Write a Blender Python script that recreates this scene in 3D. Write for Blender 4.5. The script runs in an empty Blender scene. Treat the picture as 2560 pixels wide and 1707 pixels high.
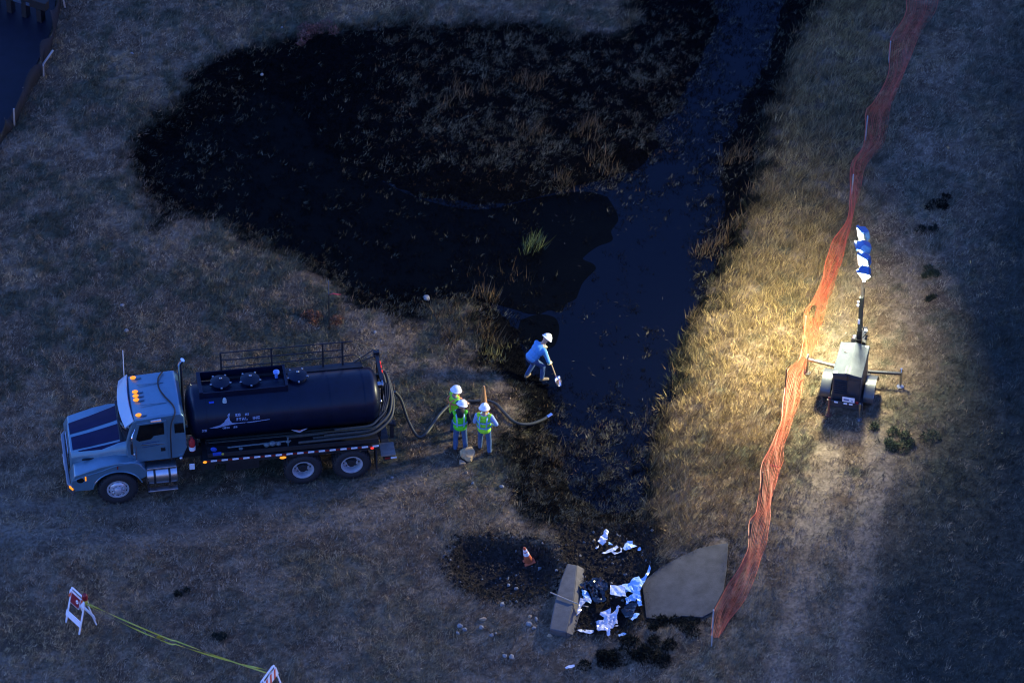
import bpy, bmesh, math, random
import numpy as np
from mathutils import Vector, Matrix, Euler

random.seed(7); RNG = np.random.default_rng(11)
R = math.radians
SC = bpy.context.scene
COL = SC.collection

# ------------------------------------------------------------------ camera
DIST, ELEV, FPX = 140.0, R(42), 12600.0          # metres to the target, angle below the horizon, focal length in photo pixels
CAM = Vector((0, -DIST*math.cos(ELEV), DIST*math.sin(ELEV)))
FWD = Vector((0, math.cos(ELEV), -math.sin(ELEV))); UPV = Vector((0, math.sin(ELEV), math.cos(ELEV)))
cd = bpy.data.cameras.new('camera'); cam = bpy.data.objects.new('camera', cd); COL.objects.link(cam)
cam.location = CAM; cam.rotation_euler = (math.pi/2-ELEV, 0, 0)
cd.sensor_width = 36; cd.lens = 36*FPX/2560; cd.clip_start = 1; cd.clip_end = 2000
SC.camera = cam; SC.cycles.filter_width = 1.15; SC.cycles.sample_clamp_indirect = 4

# ------------------------------------------------------------------ sky, sun, exposure
w = bpy.data.worlds.new('World'); SC.world = w; w.use_nodes = True
nt = w.node_tree; bg = nt.nodes['Background']
sky = nt.nodes.new('ShaderNodeTexSky'); sky.sky_type = 'NISHITA'; sky.sun_disc = False
sky.sun_elevation = R(-1.2); sky.sun_rotation = R(-95); sky.altitude = 100
sky.air_density = 1.0; sky.dust_density = 0.6; sky.ozone_density = 4.2
nt.links.new(sky.outputs[0], bg.inputs[0]); bg.inputs[1].default_value = 0.15
sd = bpy.data.lights.new('dusk_sun', 'SUN'); sun = bpy.data.objects.new('dusk_sun', sd); COL.objects.link(sun)
sd.energy = 0.004; sd.angle = R(25); sd.color = (0.55, 0.7, 1.0); sun.rotation_euler = (R(50), 0, R(-95))
SC.view_settings.view_transform = 'Standard'; SC.view_settings.look = 'None'
SC.view_settings.gamma = 1; SC.view_settings.use_curve_mapping = False
SC.view_settings.exposure = 5.6

# ------------------------------------------------------------------ pixel <-> world helpers (photo pixels, 2560 wide)
def P(px, py, z=0.0):
    d = FWD*FPX + Vector((1, 0, 0))*(px-1280) + UPV*(853.5-py)
    return CAM + d*((z-CAM.z)/d.z)
def D(px, py, z=0.0): return P(px*1.08844, py*1.08844, z)      # coordinates read off a 2352 wide view

# ------------------------------------------------------------------ materials
def srgb(r, g, b):
    f = lambda c: c/12.92 if c <= .04045 else ((c+.055)/1.055)**2.4
    return (f(r/255), f(g/255), f(b/255))
def mat(name, col, rough=.6, metal=0., spec=.5, emit=None, estr=0, noise=0., nscale=8., coat=0., bump=0., bscale=60.):
    m = bpy.data.materials.new(name); m.use_nodes = True
    t = m.node_tree; b = t.nodes['Principled BSDF']
    b.inputs['Base Color'].default_value = (*col, 1); b.inputs['Roughness'].default_value = rough
    b.inputs['Metallic'].default_value = metal; b.inputs['Specular IOR Level'].default_value = spec
    b.inputs['Coat Weight'].default_value = coat
    if emit: b.inputs['Emission Color'].default_value = (*emit, 1); b.inputs['Emission Strength'].default_value = estr
    if noise or bump:
        tc = t.nodes.new('ShaderNodeTexCoord')
    if noise:
        n = t.nodes.new('ShaderNodeTexNoise'); n.inputs['Scale'].default_value = nscale; n.inputs['Detail'].default_value = 6; n.inputs['Roughness'].default_value = .65
        t.links.new(tc.outputs['Object'], n.inputs['Vector'])
        r = t.nodes.new('ShaderNodeMapRange'); r.inputs['From Min'].default_value = .3; r.inputs['From Max'].default_value = .7
        r.inputs['To Min'].default_value = 1-noise; r.inputs['To Max'].default_value = 1+noise*.6
        t.links.new(n.outputs['Fac'], r.inputs['Value'])
        mx = t.nodes.new('ShaderNodeMix'); mx.data_type = 'RGBA'; mx.blend_type = 'MULTIPLY'; mx.inputs['Factor'].default_value = 1
        mx.inputs['A'].default_value = (*col, 1); t.links.new(r.outputs[0], mx.inputs['B'])
        t.links.new(mx.outputs['Result'], b.inputs['Base Color'])
    if bump:
        n2 = t.nodes.new('ShaderNodeTexNoise'); n2.inputs['Scale'].default_value = bscale; n2.inputs['Detail'].default_value = 4
        t.links.new(tc.outputs['Object'], n2.inputs['Vector'])
        bp = t.nodes.new('ShaderNodeBump'); bp.inputs['Strength'].default_value = bump; bp.inputs['Distance'].default_value = .02
        t.links.new(n2.outputs['Fac'], bp.inputs['Height']); t.links.new(bp.outputs[0], b.inputs['Normal'])
    return m
def attr_mat(name, rough=.85, spec=.2, noise=.35, nscale=14., bump=.6):
    m = mat(name, (1, 1, 1), rough, spec=spec)
    t = m.node_tree; b = t.nodes['Principled BSDF']
    a = t.nodes.new('ShaderNodeAttribute'); a.attribute_name = 'tint'
    out = a.outputs['Color']
    if noise:
        tc = t.nodes.new('ShaderNodeTexCoord'); n = t.nodes.new('ShaderNodeTexNoise'); n.inputs['Scale'].default_value = nscale; n.inputs['Detail'].default_value = 7; n.inputs['Roughness'].default_value = .7
        t.links.new(tc.outputs['Object'], n.inputs['Vector'])
        r = t.nodes.new('ShaderNodeMapRange'); r.inputs['From Min'].default_value = .32; r.inputs['From Max'].default_value = .68
        r.inputs['To Min'].default_value = 1-noise; r.inputs['To Max'].default_value = 1+noise
        t.links.new(n.outputs['Fac'], r.inputs['Value'])
        mx = t.nodes.new('ShaderNodeMix'); mx.data_type = 'RGBA'; mx.blend_type = 'MULTIPLY'; mx.inputs['Factor'].default_value = 1
        t.links.new(out, mx.inputs['A']); t.links.new(r.outputs[0], mx.inputs['B']); out = mx.outputs['Result']
        if bump:
            bp = t.nodes.new('ShaderNodeBump'); bp.inputs['Strength'].default_value = bump; bp.inputs['Distance'].default_value = .04
            t.links.new(n.outputs['Fac'], bp.inputs['Height']); t.links.new(bp.outputs[0], b.inputs['Normal'])
    t.links.new(out, b.inputs['Base Color'])
    return m

# ------------------------------------------------------------------ object helpers
def tag(o, label=None, cat=None, group=None, kind=None):
    if label: o['label'] = label
    if cat: o['category'] = cat
    if group: o['group'] = group
    if kind: o['kind'] = kind
    return o
def empty(name, loc=(0, 0, 0), rz=0., label=None, cat=None, group=None, rot=None):
    o = bpy.data.objects.new(name, None); COL.objects.link(o); o.empty_display_size = .3
    o.location = loc; o.rotation_euler = rot if rot else (0, 0, rz)
    return tag(o, label, cat, group)
class MB:
    """collects simple shapes into one mesh"""
    def __init__(s): s.v = []; s.f = []; s.xf = None
    def add(s, vs, fs):
        n = len(s.v); s.v += [Vector(p) for p in vs]; s.f += [tuple(i+n for i in q) for q in fs]; return s
    def box(s, c, size, rot=None):
        hx, hy, hz = [k/2 for k in size]; c = Vector(c)
        vs = [Vector((x, y, z)) for x in (-hx, hx) for y in (-hy, hy) for z in (-hz, hz)]
        if rot is not None:
            m = rot if isinstance(rot, Matrix) else Euler(rot).to_matrix()
            vs = [m@p for p in vs]
        return s.add([p+c for p in vs], [(0, 1, 3, 2), (4, 6, 7, 5), (0, 4, 5, 1), (2, 3, 7, 6), (0, 2, 6, 4), (1, 5, 7, 3)])
    def bar(s, a, b, w, h, upv=(0, 0, 1)):
        a = Vector(a); b = Vector(b); d = b-a; L = d.length; d.normalize(); u = Vector(upv)
        if abs(d.dot(u)) > .98: u = Vector((1, 0, 0))
        sd = d.cross(u).normalized(); u = sd.cross(d)
        m = Matrix((d, sd, u)).transposed()
        return s.box((a+b)/2, (L, w, h), m)
    def hexa(s, p): return s.add(p, [(0, 3, 2, 1), (4, 5, 6, 7), (0, 1, 5, 4), (1, 2, 6, 5), (2, 3, 7, 6), (3, 0, 4, 7)])  # bottom 4 ccw, top 4
    def tube(s, pts, r, n=8, cap=True, closed=False):
        pts = [Vector(p) for p in pts]; rs = r if isinstance(r, (list, tuple)) else [r]*len(pts)
        N = len(pts); vs = []; prev = None
        for i, p in enumerate(pts):
            if closed: d = pts[(i+1) % N]-pts[i-1]
            else: d = pts[min(i+1, N-1)]-pts[max(i-1, 0)]
            if d.length < 1e-9: d = Vector((0, 0, 1))
            d.normalize()
            if prev is None:
                u = Vector((0, 0, 1)) if abs(d.z) < .9 else Vector((1, 0, 0))
            else: u = prev
            u = (u-d*u.dot(d)); u.normalize(); prev = u; q = d.cross(u)
            for k in range(n):
                a = 2*math.pi*k/n; vs.append(p+(u*math.cos(a)+q*math.sin(a))*rs[i])
        fs = []
        for i in range(N if closed else N-1):
            j = (i+1) % N
            for k in range(n): fs.append((i*n+k, i*n+(k+1) % n, j*n+(k+1) % n, j*n+k))
        if cap and not closed: fs.append(tuple(range(n))[::-1]); fs.append(tuple((N-1)*n+k for k in range(n)))
        return s.add(vs, fs)
    def lathe(s, prof, axis_o=(0, 0, 0), axis='x', n=24, caps=True):
        """prof: list of (along axis, radius); closed where radius is 0"""
        o = Vector(axis_o); vs = []; fs = []; rings = []
        for a, r in prof:
            ring = []
            for k in range(n if r > 1e-6 else 1):
                t = 2*math.pi*k/n; c, sn = r*math.cos(t), r*math.sin(t)
                p = {'x': (a, c, sn), 'y': (sn, a, c), 'z': (c, sn, a)}[axis]
                ring.append(len(vs)); vs.append(o+Vector(p))
            rings.append(ring)
        for A, B in zip(rings, rings[1:]):
            for k in range(n):
                j = (k+1) % n
                a0, a1 = (A[k], A[j]) if len(A) > 1 else (A[0], A[0]); b0, b1 = (B[k], B[j]) if len(B) > 1 else (B[0], B[0])
                q = [a0, a1, b1, b0]; qq = []
                for i in q:
                    if i not in qq: qq.append(i)
                if len(qq) > 2: fs.append(tuple(qq))
        if caps and len(rings[0]) > 1: fs.append(tuple(rings[0])[::-1])
        if caps and len(rings[-1]) > 1: fs.append(tuple(rings[-1]))
        return s.add(vs, fs)
    def ell(s, c, r, n=10, m=7, rot=None):
        c = Vector(c); r = r if isinstance(r, (tuple, list)) else (r, r, r)
        vs = [Vector((0, 0, -r[2]))]; 
        for i in range(1, m):
            t = math.pi*i/m-math.pi/2
            for k in range(n):
                a = 2*math.pi*k/n; vs.append(Vector((r[0]*math.cos(t)*math.cos(a), r[1]*math.cos(t)*math.sin(a), r[2]*math.sin(t))))
        vs.append(Vector((0, 0, r[2]))); fs = []
        for k in range(n): fs.append((0, 1+(k+1) % n, 1+k)); fs.append((len(vs)-1, 1+(m-2)*n+k, 1+(m-2)*n+(k+1) % n))
        for i in range(m-2):
            for k in range(n): fs.append((1+i*n+k, 1+i*n+(k+1) % n, 1+(i+1)*n+(k+1) % n, 1+(i+1)*n+k))
        if rot is not None:
            M = rot if isinstance(rot, Matrix) else Euler(rot).to_matrix(); vs = [M@p for p in vs]
        return s.add([p+c for p in vs], fs)
    def cap(s, a, b, ra, rb, n=10):
        """tapered capsule"""
        a = Vector(a); b = Vector(b); s.tube([a, b], [ra, rb], n); s.ell(a, ra, n, 7); s.ell(b, rb, n, 7); return s
    def prism(s, poly, lo, hi, axes='xz'):
        """polygon in two axes swept along the third from lo to hi"""
        third = ({'x', 'y', 'z'}-set(axes)).pop(); n = len(poly); vs = []
        for t in (lo, hi):
            for a, b in poly:
                d = {axes[0]: a, axes[1]: b, third: t}; vs.append((d['x'], d['y'], d['z']))
        fs = [tuple(range(n)), tuple(range(2*n-1, n-1, -1))]+[(i, i+n, (i+1) % n+n, (i+1) % n) for i in range(n)]
        return s.add(vs, fs)
    def build(s, name, m=None, parent=None, smooth=False, bevel=0., fix=True):
        me = bpy.data.meshes.new(name); vs = s.v if s.xf is None else [s.xf(p) for p in s.v]
        me.from_pydata([tuple(p) for p in vs], [], s.f); me.update()
        if fix:
            b = bmesh.new(); b.from_mesh(me); bmesh.ops.recalc_face_normals(b, faces=b.faces); b.to_mesh(me); b.free()
        if m: me.materials.append(m)
        if smooth:
            me.polygons.foreach_set('use_smooth', [True]*len(me.polygons))
            b = bmesh.new(); b.from_mesh(me)
            for e in b.edges:
                if len(e.link_faces) == 2 and e.calc_face_angle(0) > R(42): e.smooth = False
            b.to_mesh(me); b.free()
        o = bpy.data.objects.new(name, me); COL.objects.link(o)
        if parent: o.parent = parent
        if bevel:
            q = o.modifiers.new('bevel', 'BEVEL'); q.width = bevel; q.segments = 2; q.limit_method = 'ANGLE'; q.angle_limit = R(35)
        return o
def link_mesh(name, me, parent=None, loc=None):
    o = bpy.data.objects.new(name, me); COL.objects.link(o)
    if parent: o.parent = parent
    if loc is not None: o.location = loc
    return o
def spline(pts, n=8):
    """Catmull-Rom through the points"""
    pts = [Vector(p) for p in pts]; out = []
    q = [pts[0]*2-pts[1]]+pts+[pts[-1]*2-pts[-2]]
    for i in range(1, len(q)-2):
        for k in range(n):
            t = k/n; a, b, c, d = q[i-1:i+3]
            out.append(.5*((2*b)+(c-a)*t+(2*a-5*b+4*c-d)*t*t+(3*b-a-3*c+d)*t**3))
    out.append(pts[-1]); return out

# ------------------------------------------------------------------ terrain fields
GX0, GX1, GY0, GY1, GS = -26.0, 26.0, -26.0, 32.0, .1
gx = np.arange(GX0, GX1+GS/2, GS); gy = np.arange(GY0, GY1+GS/2, GS); MX, MY = np.meshgrid(gx, gy)
def sdist(poly, jit=.0, seed=1):
    """signed distance to a polygon (negative inside) on the grid"""
    p = np.array([(a[0], a[1]) for a in poly]); X = MX.copy(); Y = MY.copy()
    if jit:
        X = X+(fbm(MX, MY, 1.3, seed)-.5)*2*jit; Y = Y+(fbm(MX, MY, 1.3, seed+9)-.5)*2*jit
    best = np.full(X.shape, 1e9); ins = np.zeros(X.shape, bool)
    for (x0, y0), (x1, y1) in zip(p, np.roll(p, -1, 0)):
        ex, ey = x1-x0, y1-y0; t = np.clip(((X-x0)*ex+(Y-y0)*ey)/(ex*ex+ey*ey+1e-12), 0, 1)
        best = np.minimum(best, (X-x0-t*ex)**2+(Y-y0-t*ey)**2)
        if y0 != y1:
            c = ((y0 > Y) != (y1 > Y)) & (X < (x1-x0)*(Y-y0)/(y1-y0)+x0); ins ^= c
    d = np.sqrt(best); return np.where(ins, -d, d)
_L = {}
def vnoise(x, y, scale, seed):
    if seed not in _L: _L[seed] = np.random.default_rng(1000+seed).random((256, 256))
    L = _L[seed]; u = np.asarray(x)/scale+57.3*seed; v = np.asarray(y)/scale+31.7*seed
    i = np.floor(u).astype(int); j = np.floor(v).astype(int); fu = u-i; fv = v-j
    fu = fu*fu*(3-2*fu); fv = fv*fv*(3-2*fv); i0, j0, i1, j1 = i % 256, j % 256, (i+1) % 256, (j+1) % 256
    return (L[j0, i0]*(1-fu)+L[j0, i1]*fu)*(1-fv)+(L[j1, i0]*(1-fu)+L[j1, i1]*fu)*fv
def fbm(x, y, scale, seed, oct=4):
    s = 0; a = .5; t = 0
    for k in range(oct): s = s+a*vnoise(x, y, scale/2**k, seed*7+k); t += a; a *= .55
    return s/t
def samp(F, x, y):
    u = np.clip((np.asarray(x)-GX0)/GS, 0, len(gx)-1.001); v = np.clip((np.asarray(y)-GY0)/GS, 0, len(gy)-1.001)
    i = u.astype(int); j = v.astype(int); fu = u-i; fv = v-j
    return (F[j, i]*(1-fu)+F[j, i+1]*fu)*(1-fv)+(F[j+1, i]*(1-fu)+F[j+1, i+1]*fu)*fv
def sstep(a, b, x): t = np.clip((x-a)/(b-a), 0, 1); return t*t*(3-2*t)

WZ = -.30                                     # level of the pond
OILP = [D(*q) for q in [(300,310),(345,285),(420,230),(452,165),(540,118),(700,97),(745,80),(900,57),(1100,60),(1250,78),(1400,88),(1445,90),(1462,0),(1500,-90),(1640,-420),(2090,-420),(1925,-90),(1880,0),(1832,60),(1792,180),(1760,260),(1742,330),(1720,420),(1695,500),(1650,600),(1622,680),(1563,790),(1540,880),(1505,1000),(1500,1080),(1497,1170),(1490,1203),(1310,1207),(1222,1192),(1172,1120),(1150,1040),(1182,985),(1205,900),(1172,870),(1130,850),(1100,800),(1085,730),(1075,690),(1000,690),(950,715),(880,725),(830,690),(760,640),(680,590),(600,545),(520,500),(440,475),(372,512),(342,450),(312,400)]]
POOLP = [D(*q, WZ) for q in [(420,330),(520,260),(590,215),(680,240),(720,330),(850,420),(960,465),(1100,490),(1250,460),(1400,430),(1520,385),(1535,280),(1600,210),(1660,70),(1690,-60),(1850,-420),(1975,-420),(1815,-60),(1795,20),(1765,90),(1705,210),(1662,310),(1645,410),(1640,510),(1634,610),(1605,700),(1560,800),(1530,890),(1500,970),(1490,1060),(1480,1150),(1400,1165),(1330,1130),(1300,1050),(1285,985),(1255,985),(1285,930),(1268,860),(1225,850),(1200,800),(1185,730),(1120,672),(1040,665),(900,665),(800,635),(740,595),(640,555),(560,515),(470,485),(400,440),(385,380)]]
PITP = [D(*q) for q in [(1030,1285),(1060,1240),(1150,1232),(1255,1250),(1285,1300),(1275,1350),(1200,1380),(1120,1368),(1065,1340)]]
CULP = [D(*q, -.2) for q in [(1318,1195),(1490,1205),(1505,1245),(1500,1310),(1492,1420),(1440,1470),(1320,1466),(1318,1420),(1345,1320),(1290,1300),(1280,1240)]]
APRP = [D(*q) for q in [(1470,1320),(1560,1275),(1640,1235),(1680,1235),(1675,1415),(1590,1432),(1480,1425)]]
dOIL = sdist(OILP, .40, 1); dPOOL = sdist(POOLP, .38, 2); dPIT = sdist(PITP, .15, 3); dCUL = sdist(CULP, .1, 4); dAPR = sdist(APRP)
ROADP = [D(*q) for q in [(-420, 520), (-6, 345), (22, 275), (62, 195), (95, 125), (118, 70), (128, 0), (140, -60), (140, -400), (-420, -400)]]
dROAD = sdist(ROADP)
HF = (fbm(MX, MY, 5., 21)-.5)*.10+(fbm(MX, MY, .9, 22)-.5)*.05
HF = HF+np.where(dPOOL > 0, (WZ-.02)*(1-sstep(0., 1.5, dPOOL)), (WZ-.02)-.25*sstep(0, .8, -dPOOL))
HF = HF-.22*sstep(-.1, .5, -dCUL)-.30*sstep(-.1, .6, -dPIT)
AX0, AX1 = D(1478, 1340, -.15).x, D(1672, 1340, .1).x
def apron_z(x): return -.15+.25*np.clip((x-AX0)/(AX1-AX0), 0, 1.1)
HF = HF+(apron_z(MX)-.05-HF)*sstep(.25, -.05, dAPR)
def H(x, y): return float(samp(HF, x, y))
def G(px, py, dz=0.):
    """ground point under a photo pixel"""
    z = 0.
    for _ in range(6): p = P(px, py, z); z = H(p.x, p.y)
    return Vector((p.x, p.y, z+dz))
def GD(px, py, dz=0.): return G(px*1.08844, py*1.08844, dz)
# ------------------------------------------------------------------ ground sheet
def ground():
    a = np.arange(-21, 21.01, .14); far = [1.5, 4, 9, 18, 40, 90, 200, 420]
    xs = np.concatenate([[-21-f for f in far[::-1]], a, [21+f for f in far]])
    b = np.arange(-17, 25.01, .14); ys = np.concatenate([[-17-f for f in far[::-1]], b, [25+f for f in far]])
    X, Y = np.meshgrid(xs, ys); Z = samp(HF, X, Y)
    nx, ny = len(xs), len(ys)
    idx = np.arange(nx*ny).reshape(ny, nx)
    q = np.stack([idx[:-1, :-1], idx[:-1, 1:], idx[1:, 1:], idx[1:, :-1]], -1).reshape(-1, 4)
    me = bpy.data.meshes.new('ground'); me.vertices.add(nx*ny); me.vertices.foreach_set('co', np.stack([X, Y, Z], -1).ravel())
    me.loops.add(q.size); me.loops.foreach_set('vertex_index', q.ravel().astype(np.int32))
    me.polygons.add(len(q)); me.polygons.foreach_set('loop_start', np.arange(0, q.size, 4, dtype=np.int32))
    me.polygons.foreach_set('use_smooth', np.ones(len(q), bool)); me.update()
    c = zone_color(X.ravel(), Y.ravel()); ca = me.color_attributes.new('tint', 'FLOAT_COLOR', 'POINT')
    ca.data.foreach_set('color', np.concatenate([c, np.ones((len(c), 1))], 1).astype(np.float32).ravel())
    me.materials.append(attr_mat('ground_soil', noise=.55, nscale=9., spec=.03))
    return tag(link_mesh('ground', me), 'dry grassy ground with dirt and an oil blackened hollow', kind='structure')
STRAW = np.array((.43, .29, .145)); GREY = np.array((.30, .22, .145)); BROWN = np.array((.22, .125, .06)); GREEN = np.array((.055, .065, .04)); OLIVE = np.array((.12, .115, .05)); YELLOW = np.array((.47, .34, .12)); BLACK = np.array((.0028, .0028, .0032)); SOIL = np.array((.11, .075, .048)); DIRT = np.array((.024, .019, .016))
def lerp(a, b, t): return a+(b-a)*np.asarray(t)[..., None]
# a line down the right bank, used to tell the tall yellow grass of the bank from the mown ground beyond the netting
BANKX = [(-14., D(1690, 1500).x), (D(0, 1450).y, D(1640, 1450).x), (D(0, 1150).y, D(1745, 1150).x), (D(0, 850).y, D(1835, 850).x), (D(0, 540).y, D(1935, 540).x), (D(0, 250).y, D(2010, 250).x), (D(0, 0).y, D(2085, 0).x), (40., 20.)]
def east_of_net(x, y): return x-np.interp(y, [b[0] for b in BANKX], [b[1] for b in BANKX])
RUTS = [[D(*q) for q in l] for l in ([(-40, 1150), (60, 1158), (160, 1165), (320, 1172), (560, 1165), (800, 1120), (1010, 1090)], [(-40, 1225), (90, 1228), (300, 1235), (620, 1215), (900, 1170)], [(1790, 1560), (1815, 1420), (1850, 1280), (1880, 1160), (1905, 1040)], [(1935, 1560), (1950, 1400), (1985, 1240), (2010, 1100), (2030, 1000)], [(1890, 850), (1935, 740), (1960, 640)])]
def ruts(x, y):
    best = np.full(np.shape(x), 9.)
    for l in RUTS:
        for p, q in zip(l, l[1:]):
            ex, ey = q.x-p.x, q.y-p.y; t = np.clip(((x-p.x)*ex+(y-p.y)*ey)/(ex*ex+ey*ey), 0, 1); best = np.minimum(best, np.hypot(x-p.x-t*ex, y-p.y-t*ey))
    return sstep(.62, .15, best+(fbm(x, y, .7, 77)-.5)*.8)*sstep(.3, .55, fbm(x, y, 2., 78)+.1)
def zone_color(x, y):
    n = fbm(x, y, 1.6, 31); n2 = fbm(x, y, .5, 32); n3 = fbm(x, y, 5., 33)
    c = lerp(SOIL*.8, GREY*.6, sstep(.4, .6, n2))
    e = east_of_net(x, y)
    n5 = fbm(x, y, .26, 34, 2); dark = sstep(.495, .57, n*.34+n2*.34+n3*.10+n5*.22)*(1-.55*sstep(D(0, 1080).y, D(0, 1220).y, y))
    c = lerp(c, GREEN*.8, dark*.75)
    c = lerp(c, np.array((.034, .038, .030)), sstep(2.3, 5.0, e+(n3-.5)*2.4)*.9); c = lerp(c, np.array((.17, .135, .10)), ruts(x, y)*.6)  # far east soil: dark greenish, with the falloff beyond the floodlights painted in; then ruts
    oil = samp(dOIL, x, y)
    c = lerp(c, BLACK, sstep(.12, -.06, oil+(n2-.5)*1.0))
    c = lerp(c, DIRT, sstep(.2, -.15, samp(dPIT, x, y)+(n2-.5)*.3))
    c = lerp(c, DIRT*.8, sstep(.2, -.1, samp(dCUL, x, y)+(n2-.5)*.2))
    return c
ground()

# pond and the film of scum on it
def sheet(name, poly, z, m, label):
    b = bmesh.new(); f = b.faces.new([b.verts.new((p.x, p.y, z)) for p in poly]); bmesh.ops.triangulate(b, faces=[f])
    me = bpy.data.meshes.new(name); b.to_mesh(me); b.free(); me.materials.append(m)
    for p in me.polygons:
        if p.normal.z < 0: p.flip()
    return tag(link_mesh(name, me), label, kind='structure')
wm = mat('pond_water', (.0008, .0012, .0035), .16, spec=.17, bump=.12, bscale=5.)
xs0, xs1 = D(300, 600).x-1, D(1950, 0, WZ).x+3
sheet('water', [(lambda p: Vector((p[0], p[1], 0)))(q) for q in [(xs0, D(0, 1212, WZ).y), (xs1, D(0, 1212, WZ).y), (xs1+4, 28.), (xs0, 28.)]], WZ, wm, 'dark still pond water in the hollow')
filmp = [(1395,452),(1412,480),(1420,505),(1404,530),(1406,552),(1372,566),(1345,586),(1340,596),(1362,606),(1368,618),(1352,634),(1338,650),(1330,668),(1322,686),(1300,698),(1288,716),(1262,712),(1240,720),(1215,720),(1180,710),(1120,695),(1050,695),(960,700),(880,695),(800,665),(720,625),(640,595),(560,565),(470,530),(345,475),(330,360),(400,270),(560,170),(690,180),(760,260),(780,350),(850,400),(960,455),(1100,482),(1250,452),(1340,440)]
fm = mat('pond_scum', (.0010, .0012, .0011), .5, spec=.035, noise=.5, nscale=.6, bump=.3, bscale=9.)
sheet('oil_film', [D(q.x, q.y, WZ+.005) for q in spline([(a, b, 0) for a, b in filmp+filmp[:1]], 5)[:-1]], WZ+.006, fm, 'matt film of oily scum lying on the pond').__setitem__('kind', 'structure')
film2 = [(1195,735),(1235,722),(1272,728),(1284,748),(1282,772),(1270,796),(1240,802),(1205,795),(1190,765)]
sheet('oil_film', [D(q.x, q.y, WZ+.005) for q in spline([(a, b, 0) for a, b in film2+film2[:1]], 5)[:-1]], WZ+.006, fm, 'small patch of scum by the bank behind the digging worker')

# ------------------------------------------------------------------ grass, weeds and reeds: too many to count
def mesh_blades(name, base, tip, width, col, m):
    n = len(base); a = RNG.random(n)*math.pi
    wv = np.stack([np.cos(a), np.sin(a), np.zeros(n)], -1)*width[:, None]*.5
    v = np.empty((n, 3, 3)); v[:, 0] = base-wv; v[:, 1] = base+wv; v[:, 2] = tip
    me = bpy.data.meshes.new(name); me.vertices.add(n*3); me.vertices.foreach_set('co', v.astype(np.float32).ravel())
    me.loops.add(n*3); me.loops.foreach_set('vertex_index', np.arange(n*3, dtype=np.int32))
    me.polygons.add(n); me.polygons.foreach_set('loop_start', np.arange(0, n*3, 3, dtype=np.int32)); me.update()
    ca = me.color_attributes.new('tint', 'FLOAT_COLOR', 'POINT')
    c = np.repeat(np.concatenate([col, np.ones((n, 1))], 1).astype(np.float32), 3, 0); ca.data.foreach_set('color', c.ravel())
    me.materials.append(m); return link_mesh(name, me)
gm = attr_mat('grass_blades', rough=.8, spec=.06, noise=0)
om = attr_mat('oily_blades', rough=.6, spec=.015, noise=0)
def clumps(n, x0, x1, y0, y1): return x0+RNG.random(n)*(x1-x0), y0+RNG.random(n)*(y1-y0)
def inview(x, y): return np.abs(x) < 15.4+.12*np.maximum(y, -10)+1.2
KEEPOUT = []      # discs (x, y, r) kept free of grass
def grow(name, x, y, per, L, lean, spread, wid, col, m, label, wind=(.55, .25), jit=.35, zmin=-9.):
    n = len(x); X = np.repeat(x, per)+RNG.normal(0, 1, n*per)*np.repeat(spread, per); Y = np.repeat(y, per)+RNG.normal(0, 1, n*per)*np.repeat(spread, per)
    Z = np.maximum(samp(HF, X, Y), zmin)-.01
    LL = np.repeat(L, per)*(.5+.8*RNG.random(n*per)); ln = np.repeat(lean, per)*(.5+RNG.random(n*per))
    cdx = np.repeat(RNG.normal(0, .6, n), per); cdy = np.repeat(RNG.normal(0, .6, n), per)
    dx = wind[0]+cdx+RNG.normal(0, .7, n*per); dy = wind[1]+cdy+RNG.normal(0, .7, n*per); k = np.hypot(dx, dy)+1e-6
    s = np.sin(np.clip(ln, 0, 1.5)); c = np.cos(np.clip(ln, 0, 1.5))
    base = np.stack([X, Y, Z], -1); tip = base+np.stack([dx/k*s*LL, dy/k*s*LL, c*LL+.012], -1)
    cc = np.repeat(col, per, 0)*(1-jit+2*jit*RNG.random((n*per, 1)))
    o = mesh_blades(name, base, tip, np.repeat(wid, per)*(.6+.8*RNG.random(n*per)), cc, m)
    return tag(o, label, kind='stuff')

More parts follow.
